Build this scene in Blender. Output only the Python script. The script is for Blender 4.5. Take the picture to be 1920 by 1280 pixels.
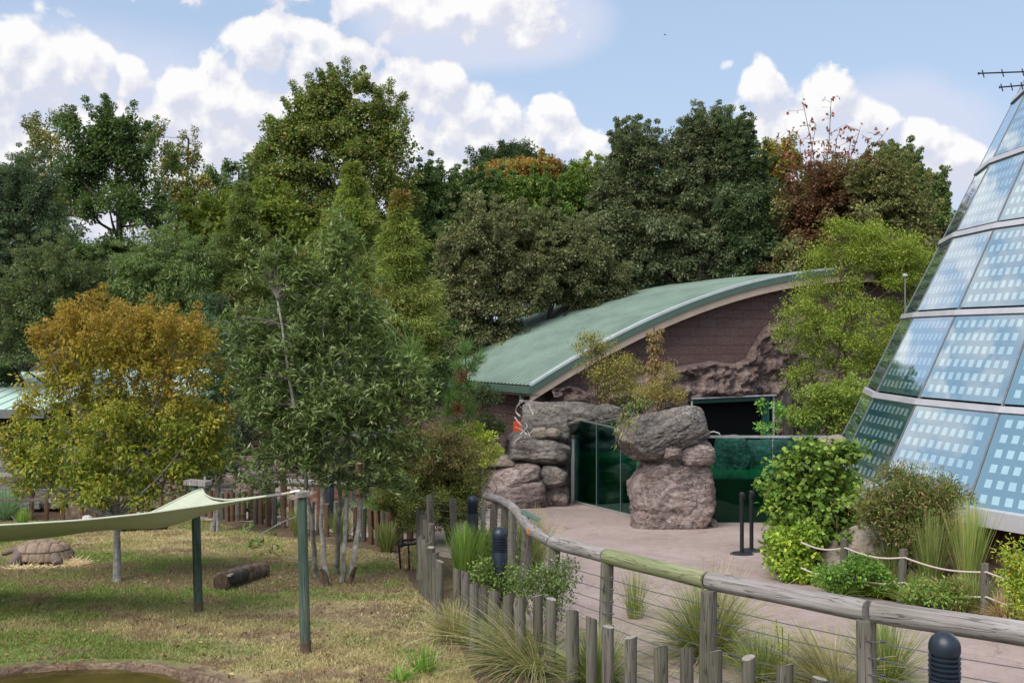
import bpy, bmesh, math, random
import numpy as np
from mathutils import Vector, Matrix, noise as mnoise

for o in list(bpy.data.objects):
    bpy.data.objects.remove(o, do_unlink=True)
C = bpy.context.scene.collection
rng = np.random.default_rng(7)
random.seed(7)
R = math.radians

# ------------------------------------------------------------------ camera, sky, sun, exposure
F = 1866.67          # focal length in photo pixels
HZ = 632.0           # horizon row in the photo
CZ = 2.27            # eye height above the ground under the camera
SUN_EL, SUN_AZ = 52.0, 215.0      # azimuth measured clockwise from +Y
sc = bpy.context.scene
cam_d = bpy.data.cameras.new('camera'); cam = bpy.data.objects.new('camera', cam_d); C.objects.link(cam)
cam.location = (0, 0, CZ); cam.rotation_euler = (R(90), 0, 0)
cam_d.lens = 35; cam_d.sensor_width = 36; cam_d.shift_y = -8/1920
cam_d.clip_start = 0.1; cam_d.clip_end = 2000
sc.camera = cam
sc.view_settings.view_transform = 'Standard'; sc.view_settings.look = 'None'
sc.view_settings.gamma = 1; sc.view_settings.use_curve_mapping = False
sc.view_settings.exposure = 1.32
sc.render.resolution_x = 1024; sc.render.resolution_y = 682
sc.cycles.max_bounces = 6; sc.cycles.diffuse_bounces = 4; sc.cycles.glossy_bounces = 3
sc.cycles.transparent_max_bounces = 8; sc.cycles.transmission_bounces = 4

sun_d = bpy.data.lights.new('sun', 'SUN'); sun = bpy.data.objects.new('sun', sun_d); C.objects.link(sun)
sun_d.energy = 1.5; sun_d.angle = R(40); sun_d.color = (1, .95, .88)
sd = Vector((math.sin(R(SUN_AZ))*math.cos(R(SUN_EL)), math.cos(R(SUN_AZ))*math.cos(R(SUN_EL)), math.sin(R(SUN_EL))))
sun.rotation_euler = sd.to_track_quat('Z', 'Y').to_euler()

class NT:
    """tiny helper for writing node trees"""
    def __init__(s, tree): s.t = tree; s.n = tree.nodes; s.l = tree.links
    def node(s, typ, **kw):
        n = s.n.new(typ)
        for k, v in kw.items(): setattr(n, k, v)
        return n
    def put(s, sock, v):
        if hasattr(v, 'is_output') or isinstance(v, bpy.types.NodeSocket): s.l.new(v, sock)
        elif isinstance(v, (tuple, list)) and len(v) == 3 and sock.type == 'RGBA': sock.default_value = (*v, 1)
        else: sock.default_value = v
    def m(s, op, a, b=None, c=None, clamp=False):
        n = s.node('ShaderNodeMath', operation=op, use_clamp=clamp)
        s.put(n.inputs[0], a)
        if b is not None: s.put(n.inputs[1], b)
        if c is not None: s.put(n.inputs[2], c)
        return n.outputs[0]
    def vm(s, op, a, b=None, scale=None):
        n = s.node('ShaderNodeVectorMath', operation=op)
        s.put(n.inputs[0], a)
        if b is not None: s.put(n.inputs[1], b)
        if scale is not None: s.put(n.inputs['Scale'], scale)
        return n.outputs[0]
    def noise(s, vec, scale=5, detail=4, rough=.55, dist=0, dim='3D'):
        n = s.node('ShaderNodeTexNoise', noise_dimensions=dim)
        if vec is not None: s.l.new(vec, n.inputs['Vector'])
        n.inputs['Scale'].default_value = scale; n.inputs['Detail'].default_value = detail
        n.inputs['Roughness'].default_value = rough; n.inputs['Distortion'].default_value = dist
        return n.outputs[0]
    def vor(s, vec, scale=5, feature='F1', rnd=1):
        n = s.node('ShaderNodeTexVoronoi', feature=feature)
        if vec is not None: s.l.new(vec, n.inputs['Vector'])
        n.inputs['Scale'].default_value = scale; n.inputs['Randomness'].default_value = rnd
        return n.outputs['Distance']
    def ramp(s, fac, stops, interp='LINEAR'):
        n = s.node('ShaderNodeValToRGB'); n.color_ramp.interpolation = interp
        e = n.color_ramp.elements
        while len(e) < len(stops): e.new(.5)
        for i, (p, c) in enumerate(stops):
            e[i].position = p
            e[i].color = (c, c, c, 1) if isinstance(c, (int, float)) else (*c, 1)
        s.put(n.inputs[0], fac)
        return n.outputs[0]
    def sep(s, v):
        n = s.node('ShaderNodeSeparateXYZ'); s.l.new(v, n.inputs[0]); return n.outputs
    def comb(s, x, y, z):
        n = s.node('ShaderNodeCombineXYZ'); s.put(n.inputs[0], x); s.put(n.inputs[1], y); s.put(n.inputs[2], z); return n.outputs[0]
    def mix(s, f, a, b, blend='MIX'):
        n = s.node('ShaderNodeMix', data_type='RGBA', blend_type=blend)
        s.put(n.inputs[0], f); s.put(n.inputs[6], a); s.put(n.inputs[7], b)
        return n.outputs[2]
    def map(s, v, scale=(1, 1, 1), rot=(0, 0, 0), loc=(0, 0, 0)):
        n = s.node('ShaderNodeMapping'); s.l.new(v, n.inputs[0])
        n.inputs['Scale'].default_value = scale; n.inputs['Rotation'].default_value = rot; n.inputs['Location'].default_value = loc
        return n.outputs[0]

# clouds: soft ellipses in azimuth / elevation, torn by noise
def px_dir(px, py):
    x, z = (px-960)/F, -(py-HZ)/F
    return math.atan2(x, 1), math.atan2(z, math.hypot(1, x))
CLOUDS = [(40,150,125,110),(150,120,50,62),(-90,220,200,150),(90,330,200,160),(258,150,36,42),(340,200,80,75),(420,190,95,85),
          (500,95,75,68),(560,90,45,60),(610,140,110,78),(520,260,280,130),(300,340,220,120),(770,180,95,75),(830,160,45,52),(880,250,110,85),
          (960,300,100,80),(700,300,220,120),(850,360,230,90),(1035,222,50,40),(1062,270,40,40),(1100,300,62,50),(1080,350,90,60),
          (850,20,210,62),(980,50,100,50),(700,10,80,40),(1110,108,45,16),(1040,118,50,12),(410,52,28,14),(1365,118,17,12),
          (1430,180,42,60),(1450,240,90,70),(1555,195,68,66),(1620,240,60,45),(1540,290,130,60),(1735,262,62,36),(1815,330,60,42),(1770,300,60,40),(1660,330,120,50),(400,-150,430,125),(700,-190,300,90)]
world = bpy.data.worlds.new('World'); sc.world = world; world.use_nodes = True
W = NT(world.node_tree); W.n.clear()
grp = bpy.data.node_groups.new('cloud_field', 'ShaderNodeTree')
grp.interface.new_socket('P', in_out='INPUT', socket_type='NodeSocketVector')
grp.interface.new_socket('D', in_out='OUTPUT', socket_type='NodeSocketFloat')
g = NT(grp); gi = g.node('NodeGroupInput'); go = g.node('NodeGroupOutput')
P0 = gi.outputs[0]
acc = None
for (px, py, rx, ry) in CLOUDS:
    az, el = px_dir(px, py)
    q_ = P0 if acc is None else g.vm('ADD', P0, g.vm('SCALE', g.comb(acc, 0, 0), scale=1e-7))   # chained so that the compiler keeps few values alive
    mp = g.map(q_, scale=(F/rx, F/ry, 1), loc=(-az*F/rx, -el*F/ry, 0))
    d = g.vm('DOT_PRODUCT', mp, mp); d = d.node.outputs['Value']
    if min(rx, ry) < 20: d = g.m('MULTIPLY_ADD', d, .4, 1.28)     # wisps stay thin
    acc = d if acc is None else g.m('SMOOTH_MIN', acc, d, .35)
core = g.m('SUBTRACT', 1.38, g.m('MINIMUM', acc, 3.0))
xyz = g.sep(P0)
# clouds that go on outside the frame
gen = g.noise(P0, 2.6, 3, .5)
gen = g.m('MULTIPLY', g.m('SUBTRACT', gen, .47), 9)
outside = g.m('MAXIMUM', g.m('MULTIPLY', g.m('SUBTRACT', g.m('ABSOLUTE', xyz[0]), .54), 9, clamp=True), g.m('MULTIPLY', g.m('SUBTRACT', xyz[1], .36), 9, clamp=True))
core = g.m('MAXIMUM', core, g.m('SUBTRACT', g.m('ADD', gen, 4), g.m('MULTIPLY', g.m('SUBTRACT', 1, outside), 12)) if False else g.m('ADD', gen, g.m('MULTIPLY', g.m('SUBTRACT', outside, 1), 12)))
n1 = g.noise(P0, 22, 8, .55); n2 = g.noise(P0, 70, 5, .6)
vv = g.vor(g.vm('ADD', P0, g.vm('SCALE', g.comb(n1, n2, 0), scale=.02)), 38)
tear = g.m('ADD', g.m('MULTIPLY', g.m('SUBTRACT', n1, .5), 2.6), g.m('MULTIPLY', g.m('SUBTRACT', n2, .5), .8))
tear = g.m('ADD', tear, g.m('MULTIPLY', g.m('SUBTRACT', .38, vv), .9))
tot = g.m('ADD', core, tear)
g.l.new(tot, go.inputs[0])

tc = W.node('ShaderNodeTexCoord').outputs['Generated']
nv = W.vm('NORMALIZE', tc); sx = W.sep(nv)
az = W.m('ARCTAN2', sx[0], sx[1]); el = W.m('ARCSINE', sx[2])
pp = W.comb(az, el, 0)
def field(v):
    n = W.node('ShaderNodeGroup'); n.node_tree = grp; W.l.new(v, n.inputs[0]); return n.outputs[0]
d0 = field(pp); d1 = field(W.vm('ADD', pp, (-.006, .016, 0)))
soft = W.m('MULTIPLY_ADD', W.m('MAXIMUM', W.m('SUBTRACT', d1, d0), 0), 2.8, .5)     # tops crisp, undersides dissolve
mask = W.ramp(W.m('DIVIDE', d0, soft), [(0.0, 0), (1, 1)], 'EASE')
light = W.m('ADD', .46, W.m('MULTIPLY', W.m('SUBTRACT', d0, d1), .85), clamp=True)
light = W.m('SUBTRACT', light, W.m('MULTIPLY', W.noise(pp, 10, 7, .6), .55), clamp=True)
light = W.m('ADD', light, .34, clamp=True)
ccol = W.ramp(light, [(0.0, (.60, .63, .76)), (.45, (.72, .74, .84)), (.85, (.90, .90, .93)), (1, (.96, .96, .96))])
ccol = W.vm('SCALE', ccol, scale=4.1)
sky = W.node('ShaderNodeTexSky', sky_type='NISHITA'); sky.sun_disc = False
sky.sun_elevation = R(SUN_EL); sky.sun_rotation = R(SUN_AZ); sky.air_density = 1.0; sky.dust_density = 2.2; sky.ozone_density = 1.2
# thin summer veil: the blue of the photograph is pale
skyc = W.mix(.5, W.vm('SCALE', sky.outputs[0], scale=.62), (2.5, 3.15, 4.1))
low = W.ramp(el, [(0.0, 1.0), (.32, 0.0)])
skyc = W.mix(W.m('MULTIPLY', low, .35), skyc, (2.6, 2.9, 3.8))
veil = None
for (px, py, rx, ry) in [(220,300,560,300),(830,310,330,190),(1600,290,330,180),(900,40,330,120)]:
    a_, e_ = px_dir(px, py); mp = W.map(pp, scale=(F/rx, F/ry, 1), loc=(-a_*F/rx, -e_*F/ry, 0)); d = W.vm('DOT_PRODUCT', mp, mp).node.outputs['Value']
    veil = d if veil is None else W.m('SMOOTH_MIN', veil, d, .4)
veil = W.m('MULTIPLY', W.ramp(W.m('ADD', veil, W.m('MULTIPLY', W.noise(pp, 7, 4, .55), .5)), [(.55, 1), (1.25, 0)], 'EASE'), .85)
skyc = W.mix(veil, skyc, (2.75, 2.95, 3.6))
final = W.mix(mask, skyc, ccol)
bg = W.node('ShaderNodeBackground'); W.l.new(final, bg.inputs[0]); bg.inputs[1].default_value = 0.1
wo = W.node('ShaderNodeOutputWorld'); W.l.new(bg.outputs[0], wo.inputs[0])
world.cycles.sampling_method = 'MANUAL'; world.cycles.sample_map_resolution = 512

# ------------------------------------------------------------------ placing helpers
def smooth(a, b, x):
    t = np.clip((np.asarray(x, float)-a)/(b-a), 0, 1); return t*t*(3-2*t)
def _h(ix, iy, iz):
    n = (ix*374761393 + iy*668265263 + iz*2147483647 + 1274126177) & 0x7fffffff
    n = ((n ^ (n >> 13))*1274126177) & 0x7fffffff
    return ((n ^ (n >> 16)) & 0xffff)/65535.0
def vnoise(p):
    p = np.asarray(p, float); i = np.floor(p).astype(np.int64); f = p-i; f = f*f*(3-2*f)
    r = 0
    for dx in (0, 1):
        for dy in (0, 1):
            for dz in (0, 1):
                w = (f[..., 0] if dx else 1-f[..., 0])*(f[..., 1] if dy else 1-f[..., 1])*(f[..., 2] if dz else 1-f[..., 2])
                r = r+w*_h(i[..., 0]+dx, i[..., 1]+dy, i[..., 2]+dz)
    return r
def fbm(p, o=4, lac=2.03, g=.5):
    p = np.asarray(p, float); a = 1; s = 0; t = 0
    for k in range(o):
        s = s+a*vnoise(p+17.3*k); t += a; a *= g; p = p*lac
    return s/t
RAIL = [(3.9,3.6),(2.9,5.42),(2.26,6.3),(1.48,7.5),(.825,8.7),(.39,9.75),(.16,11.2),(0.0,12.3),(-.1,13.4),(-.36,14.9),(-1.0,15.6),(-1.5,16.9),(-2.4,17.9),(-3.5,19.0),(-5.0,20.4),(-7,21.3),(-12,21.8)]
_ry = np.array([p[1] for p in RAIL]); _rx = np.array([p[0] for p in RAIL])
def xL(y): return np.interp(y, _ry, _rx)
RIGHT = [(9.0,3.4),(7.4,6),(6.3,9),(5.55,10.8),(4.6,11.86),(3.9,12.9),(3.72,13.5),(3.9,15.1),(4.6,18.2),(6.4,20.4),(6.4,27)]
def xR(y): return np.interp(y, [p[1] for p in RIGHT], [p[0] for p in RIGHT])
POND = (-3.75, 7.35, 1.62, 1.5)
def pond_r(x, y):
    return np.hypot((x-POND[0])/POND[2], (y-POND[1])/POND[3])
def H(x, y):
    x = np.asarray(x, float); y = np.asarray(y, float)
    x, y = np.broadcast_arrays(x, y); yy = np.minimum(y, 27.0)
    z = -0.0755*yy
    lawn = smooth(.5, 1.5, xL(y)-x)
    q = np.stack([x*.7, y*.7, x*0], -1)
    z = z+lawn*.05*(fbm(q, 3)-.5)
    z = z+.75*smooth(20.9, 26, y)*smooth(-3.5, -5.5, x)
    bed = smooth(.25, 1.6, x-xR(y))*smooth(24, 19, y)
    z = z+bed*.22
    r = pond_r(x, y)
    z = z-.32*smooth(1.02, .8, r)
    return z
def P(px, py, Y): return np.array([(px-960)/F*Y, Y, CZ-(py-HZ)/F*Y])
def G(px, py, dz=0):
    a = 3.0
    lo, hi = 3.0, 60.0
    for k in range(50):
        mid = (lo+hi)/2; p = P(px, py, mid)
        if p[2] > H(p[0], mid)+dz: lo = mid
        else: hi = mid
    return P(px, py, lo)
def gz(x, y): return float(H(x, y))

# ------------------------------------------------------------------ object helpers
def tag(o, label=None, cat=None, group=None, kind=None):
    if label: o['label'] = label
    if cat: o['category'] = cat
    if group: o['group'] = group
    if kind: o['kind'] = kind
    return o
def thing(name, label, cat, loc=(0, 0, 0), group=None):
    o = bpy.data.objects.new(name, None); C.objects.link(o); o.location = [float(v) for v in loc]
    o.empty_display_size = .2
    return tag(o, label, cat, group)
def origin(o):
    v = np.zeros(3)
    while o is not None: v = v+np.array(o.location); o = o.parent
    return v
def mesh_np(name, V, Q, mat, parent=None, smooth_=False, col=None, uv=None, world_=True):
    V = np.asarray(V, np.float32)
    if parent is not None and world_: V = V-origin(parent).astype(np.float32)
    Q = np.asarray(Q, np.int32); n = Q.shape[1]
    me = bpy.data.meshes.new(name)
    me.vertices.add(len(V)); me.vertices.foreach_set('co', V.ravel())
    me.loops.add(Q.size); me.loops.foreach_set('vertex_index', Q.ravel())
    me.polygons.add(len(Q)); me.polygons.foreach_set('loop_start', np.arange(len(Q), dtype=np.int32)*n)
    me.polygons.foreach_set('loop_total', np.full(len(Q), n, np.int32))
    me.update(calc_edges=True)
    if smooth_: me.polygons.foreach_set('use_smooth', np.ones(len(Q), bool))
    if col is not None:
        a = me.color_attributes.new('Col', 'FLOAT_COLOR', 'POINT')
        c4 = np.ones((len(V), 4), np.float32); c4[:, :3] = col; a.data.foreach_set('color', c4.ravel())
    if uv is not None:
        l = me.uv_layers.new(name='UV'); l.data.foreach_set('uv', np.asarray(uv, np.float32)[Q.ravel()].ravel())
    me.materials.append(mat)
    o = bpy.data.objects.new(name, me); C.objects.link(o)
    if parent is not None: o.parent = parent
    return o
class MB:
    def __init__(s): s.v = []; s.f = []; s.uv = []
    def add(s, V, Fs, UV=None):
        b = len(s.v); s.v += [tuple(map(float, p)) for p in V]; s.f += [tuple(b+i for i in f) for f in Fs]
        s.uv += [tuple(map(float, p)) for p in UV] if UV is not None else [(float(p[0]+p[1]), float(p[2])) for p in V]
        return s
    def box(s, c, size, rot=0, bev=0):
        x, y, z = [k/2 for k in size]; ca, sa = math.cos(rot), math.sin(rot); V = []
        for dz in (-z, z):
            for dx, dy in ((-x, -y), (x, -y), (x, y), (-x, y)):
                V.append((c[0]+dx*ca-dy*sa, c[1]+dx*sa+dy*ca, c[2]+dz))
        return s.add(V, [(0, 3, 2, 1), (4, 5, 6, 7), (0, 1, 5, 4), (1, 2, 6, 5), (2, 3, 7, 6), (3, 0, 4, 7)])
    def hexa(s, V8):
        return s.add(V8, [(0, 3, 2, 1), (4, 5, 6, 7), (0, 1, 5, 4), (1, 2, 6, 5), (2, 3, 7, 6), (3, 0, 4, 7)])
    def beam(s, a, b, w, h, up=(0, 0, 1)):
        a, b = np.array(a, float), np.array(b, float); d = b-a; d /= np.linalg.norm(d)
        n = np.cross(d, up); n /= np.linalg.norm(n); u = np.cross(n, d)
        V = [p+n*i*w/2+u*j*h/2 for p in (a, b) for i, j in ((-1, -1), (1, -1), (1, 1), (-1, 1))]
        return s.hexa(V)
    def tube(s, pts, rad, n=10, caps=True, tilt=None, wob=0, seed=0):
        pts = np.asarray(pts, float); rad = np.broadcast_to(np.asarray(rad, float), (len(pts),))
        r0 = random.Random(seed)
        T = np.gradient(pts, axis=0); T /= np.linalg.norm(T, axis=1)[:, None]+1e-9
        a = np.array([1., 0, 0]) if abs(T[0][0]) < .8 else np.array([0, 0, 1.])
        V = []; UV = []; L = 0
        u = np.cross(T[0], a); u /= np.linalg.norm(u)
        ph = [r0.uniform(0, 6.28) for _ in range(3)]
        for i, p in enumerate(pts):
            if i: L += np.linalg.norm(p-pts[i-1])
            u = u-T[i]*np.dot(u, T[i]); u /= np.linalg.norm(u); w = np.cross(T[i], u)
            for k in range(n+1):
                th = 2*math.pi*k/n
                rr = rad[i]*(1+wob*(math.sin(2*th+ph[0]+L)+.6*math.sin(3*th+ph[1]-1.7*L)+.5*math.sin(5*th+ph[2])))
                q = p+(u*math.cos(th)+w*math.sin(th))*rr
                if tilt is not None and i == len(pts)-1: q = q+np.array([0, 0, 1])*((q-p)[0]*tilt[0]+(q-p)[1]*tilt[1])
                V.append(q); UV.append((k/n*2*math.pi*max(rad), L))
        Fs = []
        m = n+1
        for i in range(len(pts)-1):
            for k in range(n):
                Fs.append((i*m+k, i*m+k+1, (i+1)*m+k+1, (i+1)*m+k))
        if caps:
            Fs.append(tuple(range(n-1, -1, -1))); Fs.append(tuple((len(pts)-1)*m+k for k in range(n)))
        return s.add(V, Fs, UV)
    def lathe(s, prof, c=(0, 0, 0), n=24):
        V = []; UV = []
        for (r, z) in prof:
            for k in range(n):
                th = 2*math.pi*k/n; V.append((c[0]+r*math.cos(th), c[1]+r*math.sin(th), c[2]+z)); UV.append((k/n, z))
        Fs = []
        for i in range(len(prof)-1):
            for k in range(n):
                k2 = (k+1) % n; Fs.append((i*n+k, i*n+k2, (i+1)*n+k2, (i+1)*n+k))
        Fs.append(tuple(range(n-1, -1, -1))); Fs.append(tuple((len(prof)-1)*n+k for k in range(n)))
        return s.add(V, Fs, UV)
    def build(s, name, mat, parent=None, smooth_=None, world_=True):
        me = bpy.data.meshes.new(name)
        V = np.array(s.v, float)
        if parent is not None and world_: V = V-origin(parent)
        me.from_pydata([tuple(p) for p in V], [], s.f); me.update()
        l = me.uv_layers.new(name='UV'); idx = np.zeros(len(me.loops), np.int32); me.loops.foreach_get('vertex_index', idx)
        l.data.foreach_set('uv', np.array(s.uv, np.float32)[idx].ravel())
        if smooth_:
            me.polygons.foreach_set('use_smooth', np.ones(len(me.polygons), bool))
            me.set_sharp_from_angle(angle=R(smooth_))
        me.materials.append(mat)
        o = bpy.data.objects.new(name, me); C.objects.link(o)
        if parent is not None: o.parent = parent
        return o
def copy_thing(src, loc, rz=0, s=1, label=None, parent=None):
    c = src.copy(); C.objects.link(c); c.parent = parent
    if parent is None:
        c.location = [float(v) for v in loc]; c.rotation_euler = (0, 0, rz)
        c.scale = s if isinstance(s, (tuple, list)) else (s, s, s)
    if label: c['label'] = label
    for ch in src.children: copy_thing(ch, None, parent=c)
    return c

# ------------------------------------------------------------------ materials
def new_mat(name):
    m = bpy.data.materials.new(name); m.use_nodes = True; t = NT(m.node_tree); t.n.clear()
    out = t.node('ShaderNodeOutputMaterial'); b = t.node('ShaderNodeBsdfPrincipled'); t.l.new(b.outputs[0], out.inputs[0])
    return m, t, b, out
def bump(t, b, h, strength=.4, dist=.02):
    n = t.node('ShaderNodeBump'); n.inputs['Strength'].default_value = strength; n.inputs['Distance'].default_value = dist
    t.put(n.inputs['Height'], h); t.l.new(n.outputs[0], b.inputs['Normal']); return n
def mat_plain(name, col, rough=.6, metal=0, var=.15, scale=8, bmp=.1, coord='Object'):
    m, t, b, _ = new_mat(name)
    v = t.node('ShaderNodeTexCoord').outputs[coord]
    n = t.noise(v, scale, 6, .6)
    c = t.ramp(n, [(.25, tuple(k*(1-var) for k in col)), (.75, tuple(min(1, k*(1+var)) for k in col))])
    t.l.new(c, b.inputs['Base Color']); b.inputs['Roughness'].default_value = rough; b.inputs['Metallic'].default_value = metal
    if rough > .88: b.inputs['Specular IOR Level'].default_value = .1
    if bmp: bump(t, b, t.noise(v, scale*6, 4, .6), bmp, .01)
    return m
def mat_leaf(name, trans=.3, rough=.5, spec=.35):
    m, t, b, out = new_mat(name)
    a = t.node('ShaderNodeAttribute', attribute_name='Col').outputs['Color']
    t.l.new(a, b.inputs['Base Color']); b.inputs['Roughness'].default_value = rough
    b.inputs['Specular IOR Level'].default_value = spec
    tr = t.node('ShaderNodeBsdfTranslucent'); t.l.new(t.mix(1, a, (1.0, 1.15, .55), 'MULTIPLY'), tr.inputs[0])
    mx = t.node('ShaderNodeMixShader'); mx.inputs[0].default_value = trans
    t.l.new(b.outputs[0], mx.inputs[1]); t.l.new(tr.outputs[0], mx.inputs[2]); t.l.new(mx.outputs[0], out.inputs[0])
    return m
def mat_wood(name, dark, mid, light, green=None, gfac=0.0, rough=.85, dirt=False):
    """weathered round wood: grain runs along the v of the tube's uv"""
    m, t, b, _ = new_mat(name)
    uv = t.node('ShaderNodeTexCoord').outputs['UV']; ob = t.node('ShaderNodeTexCoord').outputs['Object']
    inf = t.node('ShaderNodeObjectInfo').outputs['Random']
    off = t.comb(t.m('MULTIPLY', inf, 31), t.m('MULTIPLY', inf, 17), 0)
    q = t.vm('ADD', uv, off)
    grain = t.noise(t.map(q, (38, 1.6, 1)), 1, 8, .65, .6)
    big = t.noise(t.map(q, (6, 1.2, 1)), 1, 4, .5)
    crack = t.noise(t.map(q, (16, .7, 1)), 1, 3, .5, 1.5)
    ck = t.ramp(t.m('ABSOLUTE', t.m('SUBTRACT', crack, .5)), [(0, 0), (.018, 1)])
    f = t.m('ADD', t.m('MULTIPLY', grain, .65), t.m('MULTIPLY', big, .4))
    c = t.ramp(f, [(.3, dark), (.5, mid), (.72, light)])
    if green:
        gm = t.ramp(t.noise(t.map(q, (5, 1.5, 1)), 1, 5, .6), [(.5-gfac*.4, 0), (.62, 1)])
        c = t.mix(t.m('MULTIPLY', gm, gfac), c, green)
    kn = t.ramp(t.vor(t.map(q, (7, 2.2, 1)), 1), [(.05, 0), (.12, 1)])
    c = t.mix(t.m('MULTIPLY', t.m('SUBTRACT', 1, kn), .7), c, tuple(k*.35 for k in dark))
    c = t.mix(t.m('MULTIPLY', t.m('SUBTRACT', 1, ck), .75), c, tuple(k*.3 for k in dark))
    t.l.new(c, b.inputs['Base Color']); b.inputs['Roughness'].default_value = rough; b.inputs['Specular IOR Level'].default_value = .25
    bump(t, b, t.m('ADD', t.m('MULTIPLY', grain, .6), t.m('MULTIPLY', ck, .8)), .7, .006)
    return m
def mat_rock(name, cols, scale=1.0, strata=2.4, ck=.55):
    m, t, b, _ = new_mat(name)
    v = t.node('ShaderNodeTexCoord').outputs['Object']
    big = t.noise(v, 1.3*scale, 6, .6, .4); fine = t.noise(v, 14*scale, 8, .68)
    st = t.map(v, (1, 1, strata), (R(6), R(-9), 0))
    lay = t.noise(st, 3.2*scale, 7, .62, 1.1)
    c = t.ramp(t.m('ADD', t.m('MULTIPLY', big, .6), t.m('MULTIPLY', fine, .4)), [(.3, cols[0]), (.45, cols[1]), (.56, cols[2]), (.68, cols[3])])
    cr = t.ramp(t.m('ABSOLUTE', t.m('SUBTRACT', lay, .5)), [(0, 0), (.016, 1)])
    cr2 = t.ramp(t.vor(t.vm('ADD', st, t.vm('SCALE', t.comb(big, fine, lay), scale=.5)), 1.9*scale, 'DISTANCE_TO_EDGE'), [(.0, .35), (.018, 1)])
    allc = t.m('MULTIPLY', t.m('ADD', 1-ck, t.m('MULTIPLY', cr, ck)), t.m('ADD', 1-ck, t.m('MULTIPLY', cr2, ck)))
    c = t.mix(t.m('SUBTRACT', 1, allc), c, tuple(k*.4 for k in cols[0]))
    rust = t.ramp(t.noise(v, 1.9*scale, 5, .6), [(.56, 0), (.72, .4)])
    c = t.mix(rust, c, (.23, .105, .06))
    lich = t.ramp(t.noise(v, 6*scale, 6, .7), [(.6, 0), (.72, .4)])
    c = t.mix(lich, c, (.36, .34, .30))
    t.l.new(c, b.inputs['Base Color']); b.inputs['Roughness'].default_value = .9; b.inputs['Specular IOR Level'].default_value = .25
    bump(t, b, t.m('ADD', t.m('MULTIPLY', fine, .35), t.m('ADD', t.m('MULTIPLY', lay, .5), t.m('MULTIPLY', allc, .55))), .9, .05)
    return m

M = {}
M['leaf'] = mat_leaf('leaf_foliage', .36, .55, .3)
M['leaf_gloss'] = mat_leaf('leaf_glossy', .28, .45, .35)
M['grass'] = mat_leaf('grass_blades', .35, .6, .2)
def mat_bark(name, a, b_, c_):
    m, t, b, _ = new_mat(name)
    uv = t.node('ShaderNodeTexCoord').outputs['Object']
    n1 = t.noise(t.map(uv, (14, 14, 3)), 1, 7, .65, .5); n2 = t.noise(t.map(uv, (9, 9, 14)), 1, 4, .6)
    f = t.m('ADD', t.m('MULTIPLY', n1, .55), t.m('MULTIPLY', n2, .45))
    t.l.new(t.ramp(f, [(.36, a), (.5, b_), (.62, c_)]), b.inputs['Base Color']); b.inputs['Roughness'].default_value = .9
    bump(t, b, f, .7, .02)
    return m
M['bark_dark'] = mat_bark('bark_dark', (.018, .014, .011), (.04, .033, .027), (.075, .065, .055))
M['bark_grey'] = mat_bark('bark_grey', (.10, .09, .08), (.22, .21, .19), (.40, .39, .37))
M['bark_brown'] = mat_bark('bark_brown', (.05, .03, .022), (.11, .075, .05), (.2, .14, .1))
M['bark_pale'] = mat_bark('bark_pale_twig', (.22, .19, .17), (.36, .33, .30), (.5, .47, .44))
M['bark_twig'] = mat_bark('bark_dull_twig', (.06, .052, .042), (.13, .115, .10), (.22, .2, .18))
M['wood_grey'] = mat_wood('weathered_grey_wood', (.055, .045, .038), (.135, .118, .105), (.26, .24, .22), (.10, .11, .06), .45)
M['wood_rail'] = mat_wood('silvery_rail_wood', (.13, .11, .105), (.265, .238, .232), (.45, .42, .415), (.16, .16, .11), .3)
M['wood_rail_green'] = mat_wood('algae_green_rail_wood', (.13, .12, .07), (.26, .25, .14), (.42, .41, .27), (.22, .26, .13), .8)
M['wood_green'] = mat_wood('green_painted_post', (.03, .045, .035), (.065, .095, .075), (.22, .25, .2), (.045, .085, .065), .6)
M['wood_red'] = mat_wood('reddish_brown_post', (.05, .025, .015), (.13, .065, .038), (.24, .15, .1), (.2, .17, .14), .3)
M['wood_cut_dark'] = mat_plain('dark_rotten_wood_end', (.07, .05, .038), .95, 0, .5, 22, .8)
M['wood_cut'] = mat_plain('cut_wood_end', (.3, .27, .24), .9, 0, .4, 30, .5)
M['wood_raw'] = mat_plain('splintered_raw_wood', (.42, .17, .06), .9, 0, .5, 40, .8)
ROCKC = [(.12, .095, .088), (.225, .178, .165), (.32, .255, .235), (.45, .38, .345)]
M['rock'] = mat_rock('rock_pinkish_grey', ROCKC)
M['rock_dark'] = mat_rock('rock_weathered_grey', [(.055, .048, .044), (.135, .12, .11), (.23, .205, .187), (.35, .315, .28)], 1.1, 2.8)
M['rock_tan'] = mat_rock('rock_tan', [(.12, .095, .075), (.23, .19, .155), (.32, .27, .22), (.42, .37, .31)], .7, 2.2, .3)
M['rock_rim'] = mat_rock('rock_brown_rim', [(.09, .058, .036), (.17, .115, .078), (.24, .17, .12), (.34, .26, .2)], 2.0, 1.5, .35)
M['rock_wall'] = mat_rock('rock_sculpted_wall', [(.10, .068, .06), (.17, .122, .11), (.235, .175, .155), (.34, .27, .235)], .7, 1.3)
M['metal_black'] = mat_plain('black_metal', (.012, .013, .016), .45, 0, .2, 20, .05)
M['bollard'] = mat_plain('dark_navy_bollard_paint', (.012, .02, .034), .42, 0, .25, 6, .08)
M['steel'] = mat_plain('brushed_steel', (.5, .5, .5), .35, .8, .2, 12, .1)
M['steel_dull'] = mat_plain('dull_grey_metal', (.22, .23, .24), .5, .5, .2, 12, .1)
M['alu'] = mat_plain('pale_aluminium', (.56, .55, .57), .38, .35, .12, 3, .05)
M['tan_fascia'] = mat_plain('tan_fascia_paint', (.52, .41, .32), .75, 0, .12, 2, .05)
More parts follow.
